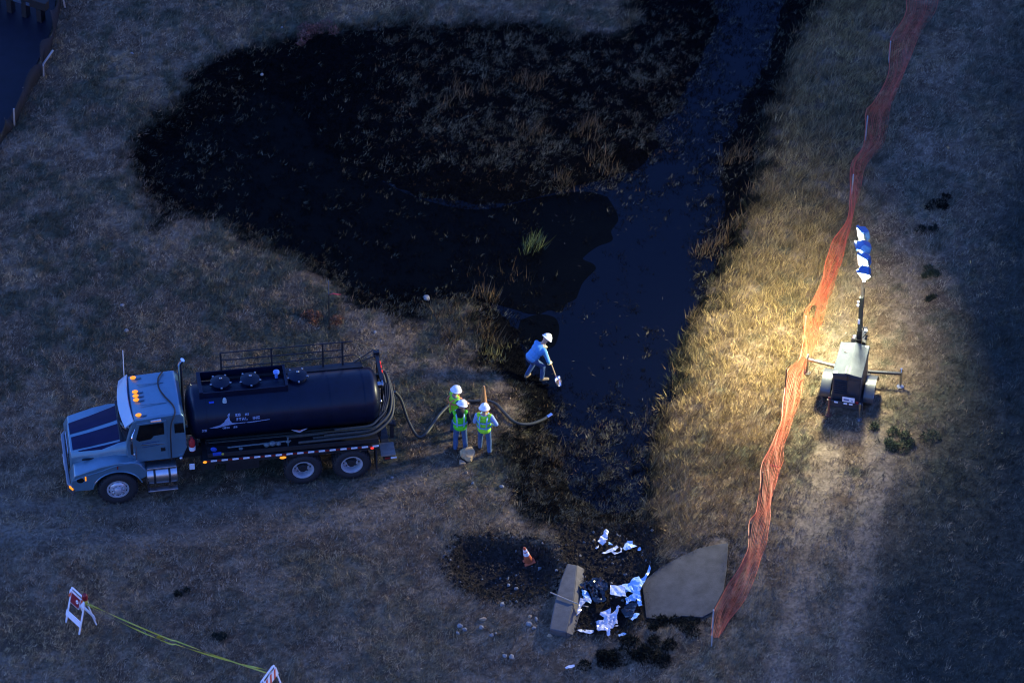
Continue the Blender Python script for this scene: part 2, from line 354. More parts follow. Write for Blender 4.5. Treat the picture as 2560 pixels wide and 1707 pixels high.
def field():
    x, y = clumps(135000, -18.5, 19.5, -15.5, 24)
    k = inview(x, y); x, y = x[k], y[k]
    oil = samp(dOIL, x, y); pool = samp(dPOOL, x, y); apr = samp(dAPR, x, y); e = east_of_net(x, y)
    k = (oil > -.12) & (samp(dROAD, x, y) > .1) & (apr > .03) & (samp(dCUL, x, y) > .1) & (samp(dPIT, x, y) > .12)
    for (cx, cy, r) in KEEPOUT: k &= (x-cx)**2+(y-cy)**2 > r*r
    x, y, oil, pool, e = [q[k] for q in (x, y, oil, pool, e)]
    n = fbm(x, y, 1.6, 31); n2 = fbm(x, y, .5, 32); n3 = fbm(x, y, 5., 33); n4 = fbm(x, y, 2.4, 41); r = RNG.random(len(x))
    n5 = fbm(x, y, .26, 34, 2); dark = sstep(.495, .57, n*.34+n2*.34+n3*.10+n5*.22)*(1-.55*sstep(D(0, 1080).y, D(0, 1220).y, y))
    col = lerp(GREY, STRAW, sstep(.35, .7, n4)); col = lerp(col, BROWN, (r < .16)*.7)
    bankw = sstep(1.2, .2, np.abs(oil-.6))*(e < 0)
    west = (x < D(1150, 700).x)
    col = lerp(col, GREEN*1.1, np.where(e < 0, dark*.82, dark*.55)*(r > .14))
    # tall yellow grass between the water and the netting
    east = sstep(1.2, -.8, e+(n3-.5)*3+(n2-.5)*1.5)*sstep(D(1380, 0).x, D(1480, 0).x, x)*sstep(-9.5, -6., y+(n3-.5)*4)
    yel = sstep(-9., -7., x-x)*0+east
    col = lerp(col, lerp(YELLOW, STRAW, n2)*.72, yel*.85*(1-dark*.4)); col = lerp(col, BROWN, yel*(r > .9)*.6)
    far = sstep(2.3, 5.0, e+(n3-.5)*2.4)  # far east grass: greener, and darkened to paint the falloff beyond the floodlights
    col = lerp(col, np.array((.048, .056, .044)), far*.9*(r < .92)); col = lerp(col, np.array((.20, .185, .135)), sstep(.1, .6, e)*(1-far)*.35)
    # oil creeping up the stems at the edge of the hollow
    edge = sstep(.55, .05, oil+(n2-.5)*1.5); col = lerp(col, lerp(BLACK*3, GREEN*.5, RNG.random(len(x))), edge*(RNG.random(len(x)) < .85))
    rt = ruts(x, y); keep = RNG.random(len(x)) > rt*.55
    col = col*(.40+1.15*RNG.random((len(x), 1))**1.3)
    L = .075+.075*n2+.10*yel+.06*dark+.06*edge
    lean = .75+.45*RNG.random(len(x))-.25*yel
    x, y, n2, yel, dark, edge, lean, L, col = [q[keep] for q in (x, y, n2, yel, dark, edge, lean, L, col)]
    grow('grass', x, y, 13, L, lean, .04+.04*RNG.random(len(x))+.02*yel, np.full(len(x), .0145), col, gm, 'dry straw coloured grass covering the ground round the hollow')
def oilveg():
    x, y = clumps(185000, D(290, 400).x, D(2050, 0).x, D(0, 1215).y, 24.5)
    oil = samp(dOIL, x, y); pool = samp(dPOOL, x, y); n = fbm(x, y, 2.2, 51); n2 = fbm(x, y, .7, 52); n3 = fbm(x, y, .32, 53)
    up = sstep(D(0, 500).y, D(0, 330).y, y)*sstep(D(700, 300).x, D(1050, 300).x, x)*sstep(D(1640, 0).x, D(1500, 0).x, x); low = sstep(D(0, 850).y, D(0, 990).y, y)
    west = sstep(D(620, 0).x, D(480, 0).x, x); rim = sstep(-.9, -.1, pool)*(x > D(1560, 0).x)
    isl = np.where(x > D(1240, 0).x, (n3 > .57)*(n2 > .5)*.7, (n3 > .43)*1.5)
    dens = np.where(pool > .05, .9, np.maximum.reduce([isl*.35, .75*up*(n2 > .40), west*.8*(n2 > .42), rim*.9*(n3 > .42), low*np.where(n2 > .45, .95, .22)]))
    k = (oil < .08) & (RNG.random(len(x)) < dens); x, y, oil, pool, n, n2, n3, up, low, west, rim = [q[k] for q in (x, y, oil, pool, n, n2, n3, up, low, west, rim)]
    m = len(x); r = RNG.random(m)
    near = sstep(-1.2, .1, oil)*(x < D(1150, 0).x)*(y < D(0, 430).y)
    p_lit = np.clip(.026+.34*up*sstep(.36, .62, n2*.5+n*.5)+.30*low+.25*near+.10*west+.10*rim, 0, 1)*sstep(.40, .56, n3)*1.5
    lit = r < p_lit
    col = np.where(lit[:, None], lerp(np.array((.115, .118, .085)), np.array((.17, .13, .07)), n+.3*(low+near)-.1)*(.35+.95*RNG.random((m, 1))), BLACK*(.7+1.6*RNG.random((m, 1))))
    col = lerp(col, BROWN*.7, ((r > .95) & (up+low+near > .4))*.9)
    L = .06+.07*n2+.03*lit
    grow('oily_weeds', x, y, 8, L, .7+.8*RNG.random(m), .03+.04*RNG.random(m), np.full(m, .0155), col, om, 'oil blackened weeds standing in and around the hollow', wind=(.8, .35), jit=.45, zmin=WZ)
    # loose straw and leaves floating on the water
    x, y = clumps(2600, D(1150, 0).x, D(1800, 0).x, D(0, 1150).y, D(0, 250).y); pool = samp(dPOOL, x, y); k = (pool < -.1) & (RNG.random(len(x)) < .03+.40*(fbm(x, y, .8, 61) > .60)); x, y = x[k], y[k]
    n = len(x); b = np.stack([x, y, np.full(n, WZ+.012)], -1); a = RNG.random(n)*6.28; l = .05+.09*RNG.random(n)
    t = b+np.stack([np.cos(a)*l, np.sin(a)*l, .02*RNG.random(n)], -1)
    tag(mesh_blades('floating_straw', b, t, .014+.014*RNG.random(n), np.array((.08, .075, .065))*(.2+RNG.random((n, 1))), gm), 'scraps of straw floating on the dark pond', kind='stuff')

def clods():
    """lumps of dark soil in the pit and the culvert"""
    x, y = clumps(9000, D(1010, 0).x, D(1520, 0).x, D(0, 1480).y, D(0, 1190).y); d = np.minimum(samp(dPIT, x, y), samp(dCUL, x, y)+.02); ap = samp(dAPR, x, y)
    k = (d < .12+.25*(RNG.random(len(x))-.3)) & (ap > .05); x, y = x[k], y[k]; n = len(x); r = .02+.055*RNG.random(n)**3; z = samp(HF, x, y)
    base = np.array([(1, 0, -.3), (-.5, .87, -.3), (-.5, -.87, -.3), (.1, .1, .9), (.6, .5, .4), (-.6, .2, .5)]); tri = np.array([(0, 4, 3), (0, 2, 3), (2, 5, 3), (1, 5, 3), (1, 4, 3), (0, 1, 4), (1, 2, 5)])
    v = base[None]*r[:, None, None]*(.7+.6*RNG.random((n, 6, 1))); a = RNG.random(n)*6.28; ca, sa = np.cos(a)[:, None], np.sin(a)[:, None]
    v = np.stack([v[..., 0]*ca-v[..., 1]*sa+x[:, None], v[..., 0]*sa+v[..., 1]*ca+y[:, None], v[..., 2]+z[:, None]], -1)
    f = (tri[None]+np.arange(n)[:, None, None]*6).reshape(-1, 3)
    me = bpy.data.meshes.new('soil_clods'); me.from_pydata(v.reshape(-1, 3).tolist(), [], f.tolist()); me.update(); c = DIRT*(.5+1.6*RNG.random((n, 1)))+(RNG.random((n, 1)) > .96)*.12
    at = me.color_attributes.new('tint', 'FLOAT_COLOR', 'POINT'); at.data.foreach_set('color', np.repeat(np.concatenate([c, np.ones((n, 1))], 1), 6, 0).astype(np.float32).ravel()); me.materials.append(gm)
    tag(link_mesh('soil_clods', me), 'dark lumps of soil in the pit and the culvert', kind='stuff')
    x, y = clumps(9000, D(1010, 0).x, D(1700, 0).x, D(0, 1480).y, D(0, 1190).y); ap = samp(dAPR, x, y); d = np.minimum(samp(dPIT, x, y), samp(dCUL, x, y)); k = ((np.abs(d+.05) < .35) & (ap > .02) & (RNG.random(len(x)) < .5)) | (np.abs(ap-.02) < .14*fbm(x, y, .5, 91)*2) & (RNG.random(len(x)) < .9); x, y = x[k], y[k]; n = len(x)
    grow('dead_weeds', x, y, 7, np.full(n, .13), .8+.5*RNG.random(n), np.full(n, .06), np.full(n, .016), lerp(GREEN*.4, BROWN*.5, RNG.random(n)), gm, 'dark dead weeds along the edges of the pit and culvert')
# ------------------------------------------------------------------ shared materials
M = {}
M['rubber'] = mat('tyre_rubber', (.018, .018, .02), .75, noise=.4, nscale=30)
M['steel'] = mat('bare_steel', (.42, .43, .45), .32, metal=1, noise=.25, nscale=20)
M['chrome'] = mat('chrome', (.75, .76, .78), .14, metal=1)
M['alu'] = mat('brushed_aluminium', (.62, .63, .65), .30, metal=1, noise=.15, nscale=9)
M['hub'] = mat('greasy_hub', (.02, .02, .022), .5, noise=.4, nscale=20)
M['rim'] = mat('wheel_alloy', (.55, .56, .58), .35, metal=.45)
M['black'] = mat('black_paint', (.012, .012, .014), .35, noise=.4, nscale=12)
M['chassis'] = mat('chassis_black', (.014, .014, .016), .6, noise=.5, nscale=9)
M['glass'] = mat('dark_glass', (.004, .005, .006), .06)
M['white'] = mat('white_paint', (.78, .78, .78), .45, noise=.12, nscale=15)
M['red'] = mat('red_paint', (.40, .02, .02), .4)
M['redrefl'] = mat('red_reflector', (.22, .012, .012), .3)
M['whiterefl'] = mat('white_reflector', (.75, .76, .78), .25)
M['amber'] = mat('amber_lamp', (.8, .25, .01), .3, emit=(1, .30, .012), estr=1)
M['redlamp'] = mat('red_lamp', (.6, .02, .01), .3, emit=(1, .045, .02), estr=1)
M['lens'] = mat('lit_floodlight_lens', (.9, .9, .85), .2, emit=(1, .93, .80), estr=1)
EMS = .0625     # lamp faces: emission that reads as full brightness at this exposure is about 1/2**exposure
def lamp_strength(m, k): m.node_tree.nodes['Principled BSDF'].inputs['Emission Strength'].default_value = k/2**SC.view_settings.exposure
lamp_strength(M['amber'], 1.25); lamp_strength(M['redlamp'], .9); lamp_strength(M['lens'], 6)

def wheel(name, parent, c, rt, rr, wdt, out=-1, axis='y', dual=False, hub='deep', n=28):
    """tyre with tread, rim with hand holes and studs; out = side the face looks to"""
    tyre = MB(); h = wdt/2
    tyre.lathe([(-h*.72, rr), (-h*.95, rr+.04), (-h, rt*.80), (-h*.88, rt*.94), (-h*.62, rt), (h*.62, rt), (h*.88, rt*.94), (h, rt*.80), (h*.95, rr+.04), (h*.72, rr), (-h*.72, rr)], c, axis, n, False)
    for k in range(n):                                     # tread blocks
        a = 2*math.pi*k/n
        for s in (-.33, .33):
            p = Vector(c)+Vector((math.sin(a)*rt, 0, math.cos(a)*rt))+Vector((0, s*wdt*.8, 0)); tyre.box(p, (.5*2*math.pi*rt/n, wdt*.36, .025), (0, a, 0))
    t = tyre.build('tyre', M['rubber'], parent, True)
    s = out; c = Vector(c); face = c+Vector((0, s*h*.8, 0))
    rim = MB()
    if hub == 'deep':      # rear drive wheel: dished inwards
        prof = [(0, rr+.012), (s*.012, rr+.012), (s*.012, rr-.018), (-s*.05, rr-.045), (-s*.17, rr-.055), (-s*.185, rr*.62), (-s*.185, rr*.4), (-s*.185, 0)]
    else:                  # steer wheel: dished outwards
        prof = [(0, rr+.012), (s*.012, rr+.012), (s*.012, rr-.03), (-s*.03, rr-.05), (-s*.01, rr*.8), (s*.03, rr*.6), (s*.035, rr*.36), (s*.09, rr*.30), (s*.11, rr*.18), (s*.11, 0)]
    rim.lathe(prof, face, axis, 28, False)
    r = rim.build('rim', M['rim'], parent, True)
    if hub == 'deep': hb = MB(); hb.lathe([(-.19*s, rr*.5), (-.06*s, rr*.42), (-.03*s, rr*.36), (-.02*s, 0)], face, axis, 20); hb.build('hub', M['hub'], r, True)
    hl = MB(); nb = MB()
    for k in range(10):
        a = 2*math.pi*k/10
        o = face+Vector((math.sin(a)*rr*.79, -s*(.178 if hub == 'deep' else .018), math.cos(a)*rr*.79)); hl.lathe([(-.012, .030), (.012, .030)], o, axis, 8)
        o = face+Vector((math.sin(a+.3)*rr*.53, -s*(.17 if hub == 'deep' else -.035), math.cos(a+.3)*rr*.53)); nb.lathe([(-.02, .018), (.025, .018)], o, axis, 6)
    hl.build('hand_holes', M['black'], r)['kind'] = 'stuff'; nb.build('wheel_nuts', M['chrome'], r)['kind'] = 'stuff'
    return t, r

# ------------------------------------------------------------------ light tower trailer
TW = Vector((9.245, -2.294, 0)); TRZ = R(-12.9)
def light_tower():
    o = empty('light_tower', (TW.x, TW.y, H(TW.x, TW.y)), TRZ, 'lit mobile light tower trailer with grey engine box and blue hooded floodlights', 'light tower')
    silver = mat('tower_grey_paint', (.055, .062, .07), .4, metal=.3, coat=.3, noise=.15, nscale=5)
    lidm = mat('tower_lid_paint', (.040, .050, .064), .55, spec=.14, noise=.2, nscale=5)
    dark = mat('tower_dark_paint', (.035, .037, .042), .45, noise=.3, nscale=6)
    rust = mat('rusty_steel', (.16, .06, .035), .7, noise=.5, nscale=14)
    blue = mat('blue_floodlight_housing', (.06, .15, .33), .45, noise=.2, nscale=12)
    b = MB(); b.box((0, 0, .86), (.78, 1.26, .96)); e = b.build('engine_box', dark, o, bevel=.02)
    b = MB(); b.hexa([(-.41, -.66, 1.33), (.41, -.66, 1.33), (.41, .66, 1.33), (-.41, .66, 1.33), (-.40, -.65, 1.39), (.40, -.65, 1.39), (.40, .65, 1.42), (-.40, .65, 1.42)]); ld = b.build('lid', lidm, o, bevel=.015)
    b = MB(); b.prism([(-.405, 1.35), (.405, 1.35), (.405, 1.40), (0, 1.47), (-.405, 1.40)], -.655, .655, 'xz'); b.build('ridged_panel', lidm, ld, bevel=.01)
    b = MB(); b.box((-.18, .24, 1.455), (.10, .035, .02)); b.build('vent_slot', M['black'], ld)
    for c, s, a in (((-.20, .42, 1.442), (.13, .12, .006), -9), ((-.33, -.60, 1.42), (.12, .06, .006), -9), ((.34, .60, 1.42), (.10, .06, .006), 9)): b = MB(); b.box(c, s, (0, R(a), 0)); b.build('sticker', M['white'], ld)
    for sx in (-.05, .05): b = MB(); b.box((sx, -.52, 1.472), (.014, .26, .02)); b.build('hinge_bar', dark, ld)
    b = MB(); b.box((.02, -.672, 1.33), (.045, .03, .14)); b.build('latch', M['black'], ld)
    for k in range(7):                                     # louvres on the rear
        b = MB(); b.box((-.16, -.64, 1.16-.075*k), (.36, .035, .03), (R(30), 0, 0)); b.build('louvre', M['black'], e)
    b = MB(); b.box((.20, -.636, .98), (.30, .012, .52)); b.build('rear_panel', dark, e, bevel=.006)
    b = MB(); b.box((0, 0, .34), (.92, 1.5, .09)); b.box((0, -.76, .42), (1.0, .05, .20)); b.box((0, 1.6, .34), (.12, 1.9, .09)); b.build('chassis', dark, o, bevel=.008)
    b = MB(); b.box((.10, -.80, .66), (.34, .012, .17)); pl = b.build('number_plate', M['white'], o, bevel=.004)
    b = MB(); b.box((.04, -.808, .655), (.15, .004, .05)); b.box((.20, -.808, .63), (.04, .004, .035)); b.build('plate_print', mat('plate_print_blue', (.06, .09, .25), .5), pl)
    for x in (-.24, .02, .17): b = MB(); b.box((x, -.795, .50-.0*x), (.10, .012, .05)); b.build('reflector', M['whiterefl'], o)
    for x in (-.42, .34): b = MB(); b.box((x, -.80, .60), (.085, .03, .09)); b.build('tail_light', M['redrefl'], o, bevel=.01)
    for s in (-1, 1):
        b = MB()                                           # curved mudguard
        pr = []
        for k in range(9): a = R(8+164*k/8); pr.append((-.05-.50*math.cos(a), .36+.47*math.sin(a)))
        prof = pr+[(p[0]*.985, p[1]-.02) for p in pr[::-1]]
        b.prism(prof, s*.46, s*.74, 'yz'); b.build('mudguard', silver, o, True)
        wm_ = empty('wheel', (0, 0, 0)); wm_.parent = o
        wheel_x(wm_, (s*.60, -.05, .33), .33, .19, .2, s)
        b = MB(); z = .50                                  # side outrigger with jack
        p0 = Vector((s*.40, .62, z)); p1 = Vector((s*1.30, .74, z)); b.bar(p0, p1, .065, .065); arm = b.build('outrigger', M['steel'] if s < 0 else dark, o)
        b = MB(); b.tube([p1+Vector((0, 0, -.42)), p1+Vector((0, 0, .18))], .035, 8); b.lathe([(-.50, .10), (-.47, .10)], p1, 'z', 12); b.build('jack', M['steel'], arm, True)
        b = MB(); b.tube([p1+Vector((0, 0, .17)), p1+Vector((s*.02, -.16, .17))], .012, 6); b.build('crank_handle', M['steel'], arm)
        b = MB(); b.tube([(s*.42, -.84, .02), (s*.42, -.84, .62)], .032, 8); b.lathe([(-.0, .09), (.03, .09)], (s*.42, -.84, .01), 'z', 10); b.build('rear_jack', rust if s < 0 else M['steel'], o, True)
    # mast
    mx, my = .06, .92
    b = MB(); b.box((mx, my, .85), (.15, .15, 1.1)); mb = b.build('mast_base', M['black'], o, bevel=.006)
    b = MB(); b.box((mx-.13, my-.03, 1.28), (.16, .14, .12)); b.build('winch_bracket', M['black'], mb, bevel=.006)
    b = MB(); b.box((mx+.14, my, 1.22), (.10, .12, .2)); b.build('switch_box', M['black'], mb, bevel=.006)
    b = MB(); b.tube([(mx-.14, my-.08, 1.36), (mx-.14, my+.08, 1.36)], .07, 12); b.build('winch', M['steel'], o, True)
    b = MB(); b.box((mx, my, 2.05), (.105, .105, 1.7)); b.build('mast', mat('mast_dark_green', (.03, .04, .03), .5), o, bevel=.006)
    b = MB(); b.box((mx, my, 3.05), (.075, .075, 1.35)); b.build('mast_section', M['alu'], o, bevel=.004)
    b = MB(); b.box((mx, my, 1.55), (.13, .13, .35)); b.build('mast_collar', M['black'], o, bevel=.006)
    for z in (2.05, 2.62, 2.75): b = MB(); b.box((mx-.03 if z < 2.1 else mx-.085, my-.058, z), (.06, .01, .17 if z < 2.1 else .07)); b.build('sticker', M['white'], o)
    b = MB(); b.tube(spline([(mx+.1, my, 1.45), (mx+.2, my-.06, 1.7), (mx+.12, my-.1, 1.85), (mx+.06, my-.06, 2.1), (mx+.07, my-.06, 3.3)]), .014, 6); b.build('cable', M['rubber'], o, True)
    b = MB(); b.box((mx+.17, my-.05, 1.74), (.10, .08, .08)); b.build('plug_box', M['alu'], o, bevel=.01)
    # cross bar with four floodlights
    top = Vector((mx, my, 3.74)); A = Vector((mx+.08, my-.36, 3.76)); Bq = Vector((mx-.30, my+1.34, 3.76))
    b = MB(); b.bar(A, Bq, .06, .06); b.box(top, (.12, .12, .12)); b.build('cross_bar', M['alu'], o)
    aims = [(.98, 206, -9, 1.15), (.66, 190, -54, 2.6), (.35, 226, -9, .8), (.06, 250, -38, .2)]     # position along the bar, heading, tilt
    for t, az, el, pw in aims:
        p = A.lerp(Bq, t)+Vector((0, 0, .22)); a = R(az)+(-TRZ); e_ = R(el)
        d = Vector((math.cos(a)*math.cos(e_), math.sin(a)*math.cos(e_), math.sin(e_)))
        side = d.cross(Vector((0, 0, 1))).normalized(); up = side.cross(d)
        Mx = Matrix((side, d, up)).transposed()
        L = empty('floodlight', (0, 0, 0)); L.parent = o
        Q = lambda x, y, z: p+Mx@Vector((x*.72, y, z))
        b = MB(); b.hexa([Q(-.17, -.20, -.15), Q(.17, -.20, -.15), Q(.24, .02, -.22), Q(-.24, .02, -.22), Q(-.15, -.20, .12), Q(.15, -.20, .12), Q(.24, .02, .22), Q(-.24, .02, .22)]); hs = b.build('housing', blue, L, bevel=.02)
        b = MB(); b.hexa([Q(-.25, -.02, .20), Q(.25, -.02, .20), Q(.23, .05, .20), Q(-.23, .05, .20), Q(-.25, -.02, .235), Q(.25, -.02, .235), Q(.23, .05, .222), Q(-.23, .05, .222)]); b.build('hood', blue, L, bevel=.008)
        b = MB(); b.box(Q(0, .03, -.01), (.31, .02, .41), Mx); ln = b.build('lens', M['lens'], L, bevel=.004)
        b = MB()
        for s in (-1, 1): b.box(Q(s*.255, .0, -.03), (.02, .05, .34), Mx)
        b.bar(p+Vector((0, 0, -.24)), Q(.25, 0, -.19), .03, .02); b.bar(p+Vector((0, 0, -.24)), Q(-.25, 0, -.19), .03, .02); b.build('bracket', M['alu'], L)
        ldt = bpy.data.lights.new('floodlight_beam', 'AREA'); lo = bpy.data.objects.new('floodlight_beam', ldt); COL.objects.link(lo); lo.parent = L
        ldt.shape = 'RECTANGLE'; ldt.size = .30; ldt.size_y = .40; ldt.spread = R(160); ldt.energy = LAMP_W*pw; ldt.color = (1, .96, .64)
        lo.matrix_local = Matrix.Translation(Q(0, .045, 0))@Matrix((side, up, -d)).transposed().to_4x4()
    return o
def wheel_x(parent, c, rt, rr, wdt, s):
    h = wdt/2; t = MB(); t.lathe([(-h*.7, rr), (-h, rt*.82), (-h*.6, rt), (h*.6, rt), (h, rt*.82), (h*.7, rr)], c, 'x', 24); t.build('tyre', M['rubber'], parent, True)
    r = MB(); f = Vector(c)+Vector((s*h*.75, 0, 0)); r.lathe([(0, rr+.01), (s*.01, rr-.02), (-s*.05, rr*.7), (-s*.03, rr*.3), (s*.03, .05), (s*.03, 0)], f, 'x', 20); r.build('rim', M['alu'], parent, True)
LAMP_W = 13.5
light_tower()
KEEPOUT.append((TW.x, TW.y, .75))
# ------------------------------------------------------------------ vacuum tanker truck (x to the rear from the front hub, y away from the camera, z up)
TRUCK = (-10.717, -5.357); TTH = 0.1545
def truck():
    T = empty('vacuum_truck', (TRUCK[0], TRUCK[1], H(*TRUCK)-.0), TTH, 'silver blue three axle vacuum tanker truck with navy bonnet panels and black tank', 'truck')
    paint = mat('silver_blue_paint', (.115, .225, .29), .32, metal=.4, coat=.5, noise=.12, nscale=3)
    navy = mat('navy_paint', (.006, .007, .040), .55, spec=.15, noise=.15, nscale=4)
    tankm = mat('tank_black_paint', (.002, .006, .020), .36, spec=.3, coat=.06, noise=.3, nscale=3)
    hose = mat('grey_rubber_hose', (.045, .045, .037), .6, noise=.3, nscale=12)
    tilt = lambda p: Vector((p.x, p.y, p.z-.020*(p.x-2.4)))
    HW = 1.0
    # --- bonnet: sections (x, half width at the crease, crease height, lower half width)
    secs = [(-1.20, .50, 1.42, .60), (-1.16, .56, 1.50, .66), (-.6, .62, 1.63, .80), (.0, .69, 1.80, .90), (.32, .73, 1.90, .95)]
    def prof(x):
        for a, b in zip(secs, secs[1:]):
            if x <= b[0]+1e-6: t = (x-a[0])/(b[0]-a[0]); return [a[i]+(b[i]-a[i])*t for i in range(1, 4)]
        return secs[-1][1:]
    b = MB(); rings = []
    for s in secs:
        x, w_, zt, wl = s
        ring = [(x, -wl, .95), (x, -wl, 1.28), (x, -(w_+wl)/2-.02, zt-.14), (x, -w_, zt), (x, -w_*.5, zt+.035), (x, 0, zt+.045), (x, w_*.5, zt+.035), (x, w_, zt), (x, (w_+wl)/2+.02, zt-.14), (x, wl, 1.28), (x, wl, .95)]
        rings.append(ring)
    n = len(rings[0]); vs = [p for r in rings for p in r]; fs = []
    for i in range(len(rings)-1):
        for k in range(n-1): fs.append((i*n+k, i*n+k+1, (i+1)*n+k+1, (i+1)*n+k))
    fs.append(tuple(range(n))); fs.append(tuple(range((len(rings)-1)*n, len(rings)*n))); b.add(vs, fs); hood = b.build('hood', paint, T, True, bevel=.012)
    def top(x, f):      # point on the upper face of the bonnet, f from -1 (near crease) to 1
        w_, zt, wl = prof(x); a = abs(f); z = zt+(.035*(1-a)/.5 if a > .5 else .035+.010*(1-a/.5)); return Vector((x, w_*f, z))
    def panel(name, f0, f1, x0, x1):
        b = MB(); N = 5; F = [f0, (f0+f1)/2 if abs(f0) < .6 or abs(f1) < .6 else (f0+f1)/2, f1]; F = sorted(set([f0, f1]+[q for q in (-.5, .5) if f0 < q < f1])); vs = []; fs = []
        for i in range(N+1):
            x = x0+(x1-x0)*i/N
            for f in F: vs.append(top(x, f)+Vector((0, 0, .006)))
        m_ = len(F)
        for i in range(N):
            for k in range(m_-1): fs.append((i*m_+k, i*m_+k+1, (i+1)*m_+k+1, (i+1)*m_+k))
        b.add(vs, fs); o = b.build(name, navy, hood); s = o.modifiers.new('thick', 'SOLIDIFY'); s.thickness = .004; s.offset = 1; return o
    panel('navy_panel', -.93, -.12, -1.10, .30); panel('navy_panel', .10, .95, -1.12, .30)
    b = MB()                                               # dark wedge on the flank below the crease
    q = []
    for x in (-.95, -.4, .1, .30):
        w_, zt, wl = prof(x); d = (x+1.0)/1.3
        q.append((Vector((x, -w_-.012, zt-.012)), Vector((x, -(w_+(wl-w_)*.42*d)-.03, zt-.012-.14*d-.01))))
    vs = [p for a in q for p in a]; b.add(vs, [(2*i, 2*i+1, 2*i+3, 2*i+2) for i in range(3)]); o = b.build('navy_panel', navy, hood); s = o.modifiers.new('thick', 'SOLIDIFY'); s.thickness = .004; s.offset = 0
    b = MB(); b.box((-1.205, 0, 1.13), (.03, .92, .5)); g = b.build('grille', M['black'], hood, bevel=.01)
    for k in range(9): b = MB(); b.box((-1.226, 0, .93+.05*k), (.012, .88, .016)); b.build('grille_bar', M['chrome'], g)
    b = MB(); b.box((-.72, -.775, 1.36), (.32, .02, .05)); b.build('air_slot', M['black'], hood)
    # --- fenders, bumper, lamps
    for s in (-1, 1):
        out = [(-1.22, .62), (-1.24, .95), (-1.12, 1.20), (-.80, 1.30), (-.42, 1.42), (0, 1.49), (.40, 1.47), (.62, 1.36), (.80, 1.10), (.84, .92)]
        arch = [(.66*math.cos(a), .50+.66*math.sin(a)) for a in [R(25+i*15) for i in range(10)]]+[(-.70, .60)]
        b = MB(); b.prism(out+arch, s*.70, s*1.19, 'xz'); f = b.build('fender', paint, T, True, bevel=.03)
        lip = [(.69*math.cos(a), s*1.195, .50+.69*math.sin(a)) for a in [R(18+i*10) for i in range(16)]]
        b = MB(); b.tube(lip, .02, 6); b.build('fender_lip', paint, f, True)
        crease = spline([(-1.16, s*1.19, 1.02), (-.88, s*1.195, 1.14), (-.45, s*1.195, 1.25), (.0, s*1.195, 1.40), (.45, s*1.195, 1.43), (.68, s*1.19, 1.34)])
        b = MB(); b.tube(crease, .014, 6); b.build('crease', paint, f, True)
        b = MB(); b.ell((-.98, s*1.155, 1.0), (.16, .05, .13)); b.build('headlight', M['glass'], f, True)
        b = MB(); b.box((-.84, s*1.20, 1.06), (.035, .03, .15)); b.build('turn_signal', M['amber'], f, bevel=.008)
        b = MB(); b.box((.03, s*1.198, 1.33), (.035, .012, .10)); b.build('marker_reflector', M['redrefl'], f, bevel=.004)
    b = MB(); b.prism([(-1.34, -.98), (-1.34, .98), (-1.18, 1.20), (-1.14, 1.20), (-1.24, .96), (-1.24, -.96), (-1.14, -1.20), (-1.18, -1.20)], .48, .74, 'xy'); bp = b.build('bumper', mat('bumper_alloy', (.25, .26, .28), .35, metal=.9), T, bevel=.02)
    b = MB(); b.box((-1.24, -1.14, .72), (.15, .03, .08), (0, 0, R(-54))); b.build('marker_lamp', M['amber'], bp, bevel=.008)
    b = MB(); b.box((-1.347, 0, .64), (.01, .52, .12)); b.build('front_plate', M['whiterefl'], bp)
    b = MB(); b.tube([(-1.22, -1.12, .5), (-1.26, -1.17, .25)], .012, 6); b.build('guide_rod', M['alu'], bp)
    # --- cab
    side = [(.34, 1.28), (.30, 1.90), (.50, 2.62), (.62, 2.70), (1.80, 2.76), (1.90, 2.62), (1.92, 1.60), (1.80, 1.30)]
    wz = lambda z: .90+(2.75-z)*.085 if z < 2.6 else .90-(z-2.6)*.22
    b = MB(); nn = len(side); vs = [(x, s*wz(z), z) for s in (-1, 1) for x, z in side]
    fs = [tuple(range(nn)), tuple(range(2*nn-1, nn-1, -1))]+[(i, i+nn, (i+1) % nn+nn, (i+1) % nn) for i in range(nn)]; b.add(vs, fs); cab = b.build('cab', paint, T, True, bevel=.035)
    # windscreen
    b = MB(); fr = lambda z: .30+(z-1.90)*(.20/.72)-.012
    A = [(fr(1.96)-.0, -.86, 1.96), (fr(1.96)-.08, -.45, 1.96), (fr(1.96)-.10, 0, 1.96), (fr(1.96)-.08, .45, 1.96), (fr(1.96), .86, 1.96)]
    Bv = [(fr(2.58), -.82, 2.58), (fr(2.58)-.05, -.42, 2.58), (fr(2.58)-.07, 0, 2.58), (fr(2.58)-.05, .42, 2.58), (fr(2.58), .82, 2.58)]
    b.add(A+Bv, [(i, i+1, i+6, i+5) for i in range(4)]); o = b.build('windscreen', M['glass'], cab); s = o.modifiers.new('thick', 'SOLIDIFY'); s.thickness = .01
    b = MB(); vx = lambda y: -.10*(1-(y/.9)**2); vs = []; fs = []
    for y in (-.93, -.6, -.3, 0, .3, .6, .93): vs += [(.30+vx(y), y, 2.50), (.54+vx(y)*.6, y, 2.71), (.56+vx(y)*.6, y, 2.69), (.32+vx(y), y, 2.47)]
    for i in range(6):
        for k in range(4): fs.append((4*i+k, 4*i+(k+1) % 4, 4*i+4+(k+1) % 4, 4*i+4+k))
    fs += [(0, 1, 2, 3), (24, 27, 26, 25)]; b.add(vs, fs); b.build('sun_visor', mat('visor_paint', (.24, .33, .42), .35, metal=.2, coat=.3), cab, bevel=.006)
    for y in (-.35, .35): b = MB(); b.tube([(.20, y*.3, 1.93), (.235, y*1.9, 2.12)], .010, 5); b.build('wiper', M['black'], cab)
    b = MB(); b.box((.24, 0, 1.925), (.16, 1.6, .03)); b.build('cowl', M['black'], cab, bevel=.01)
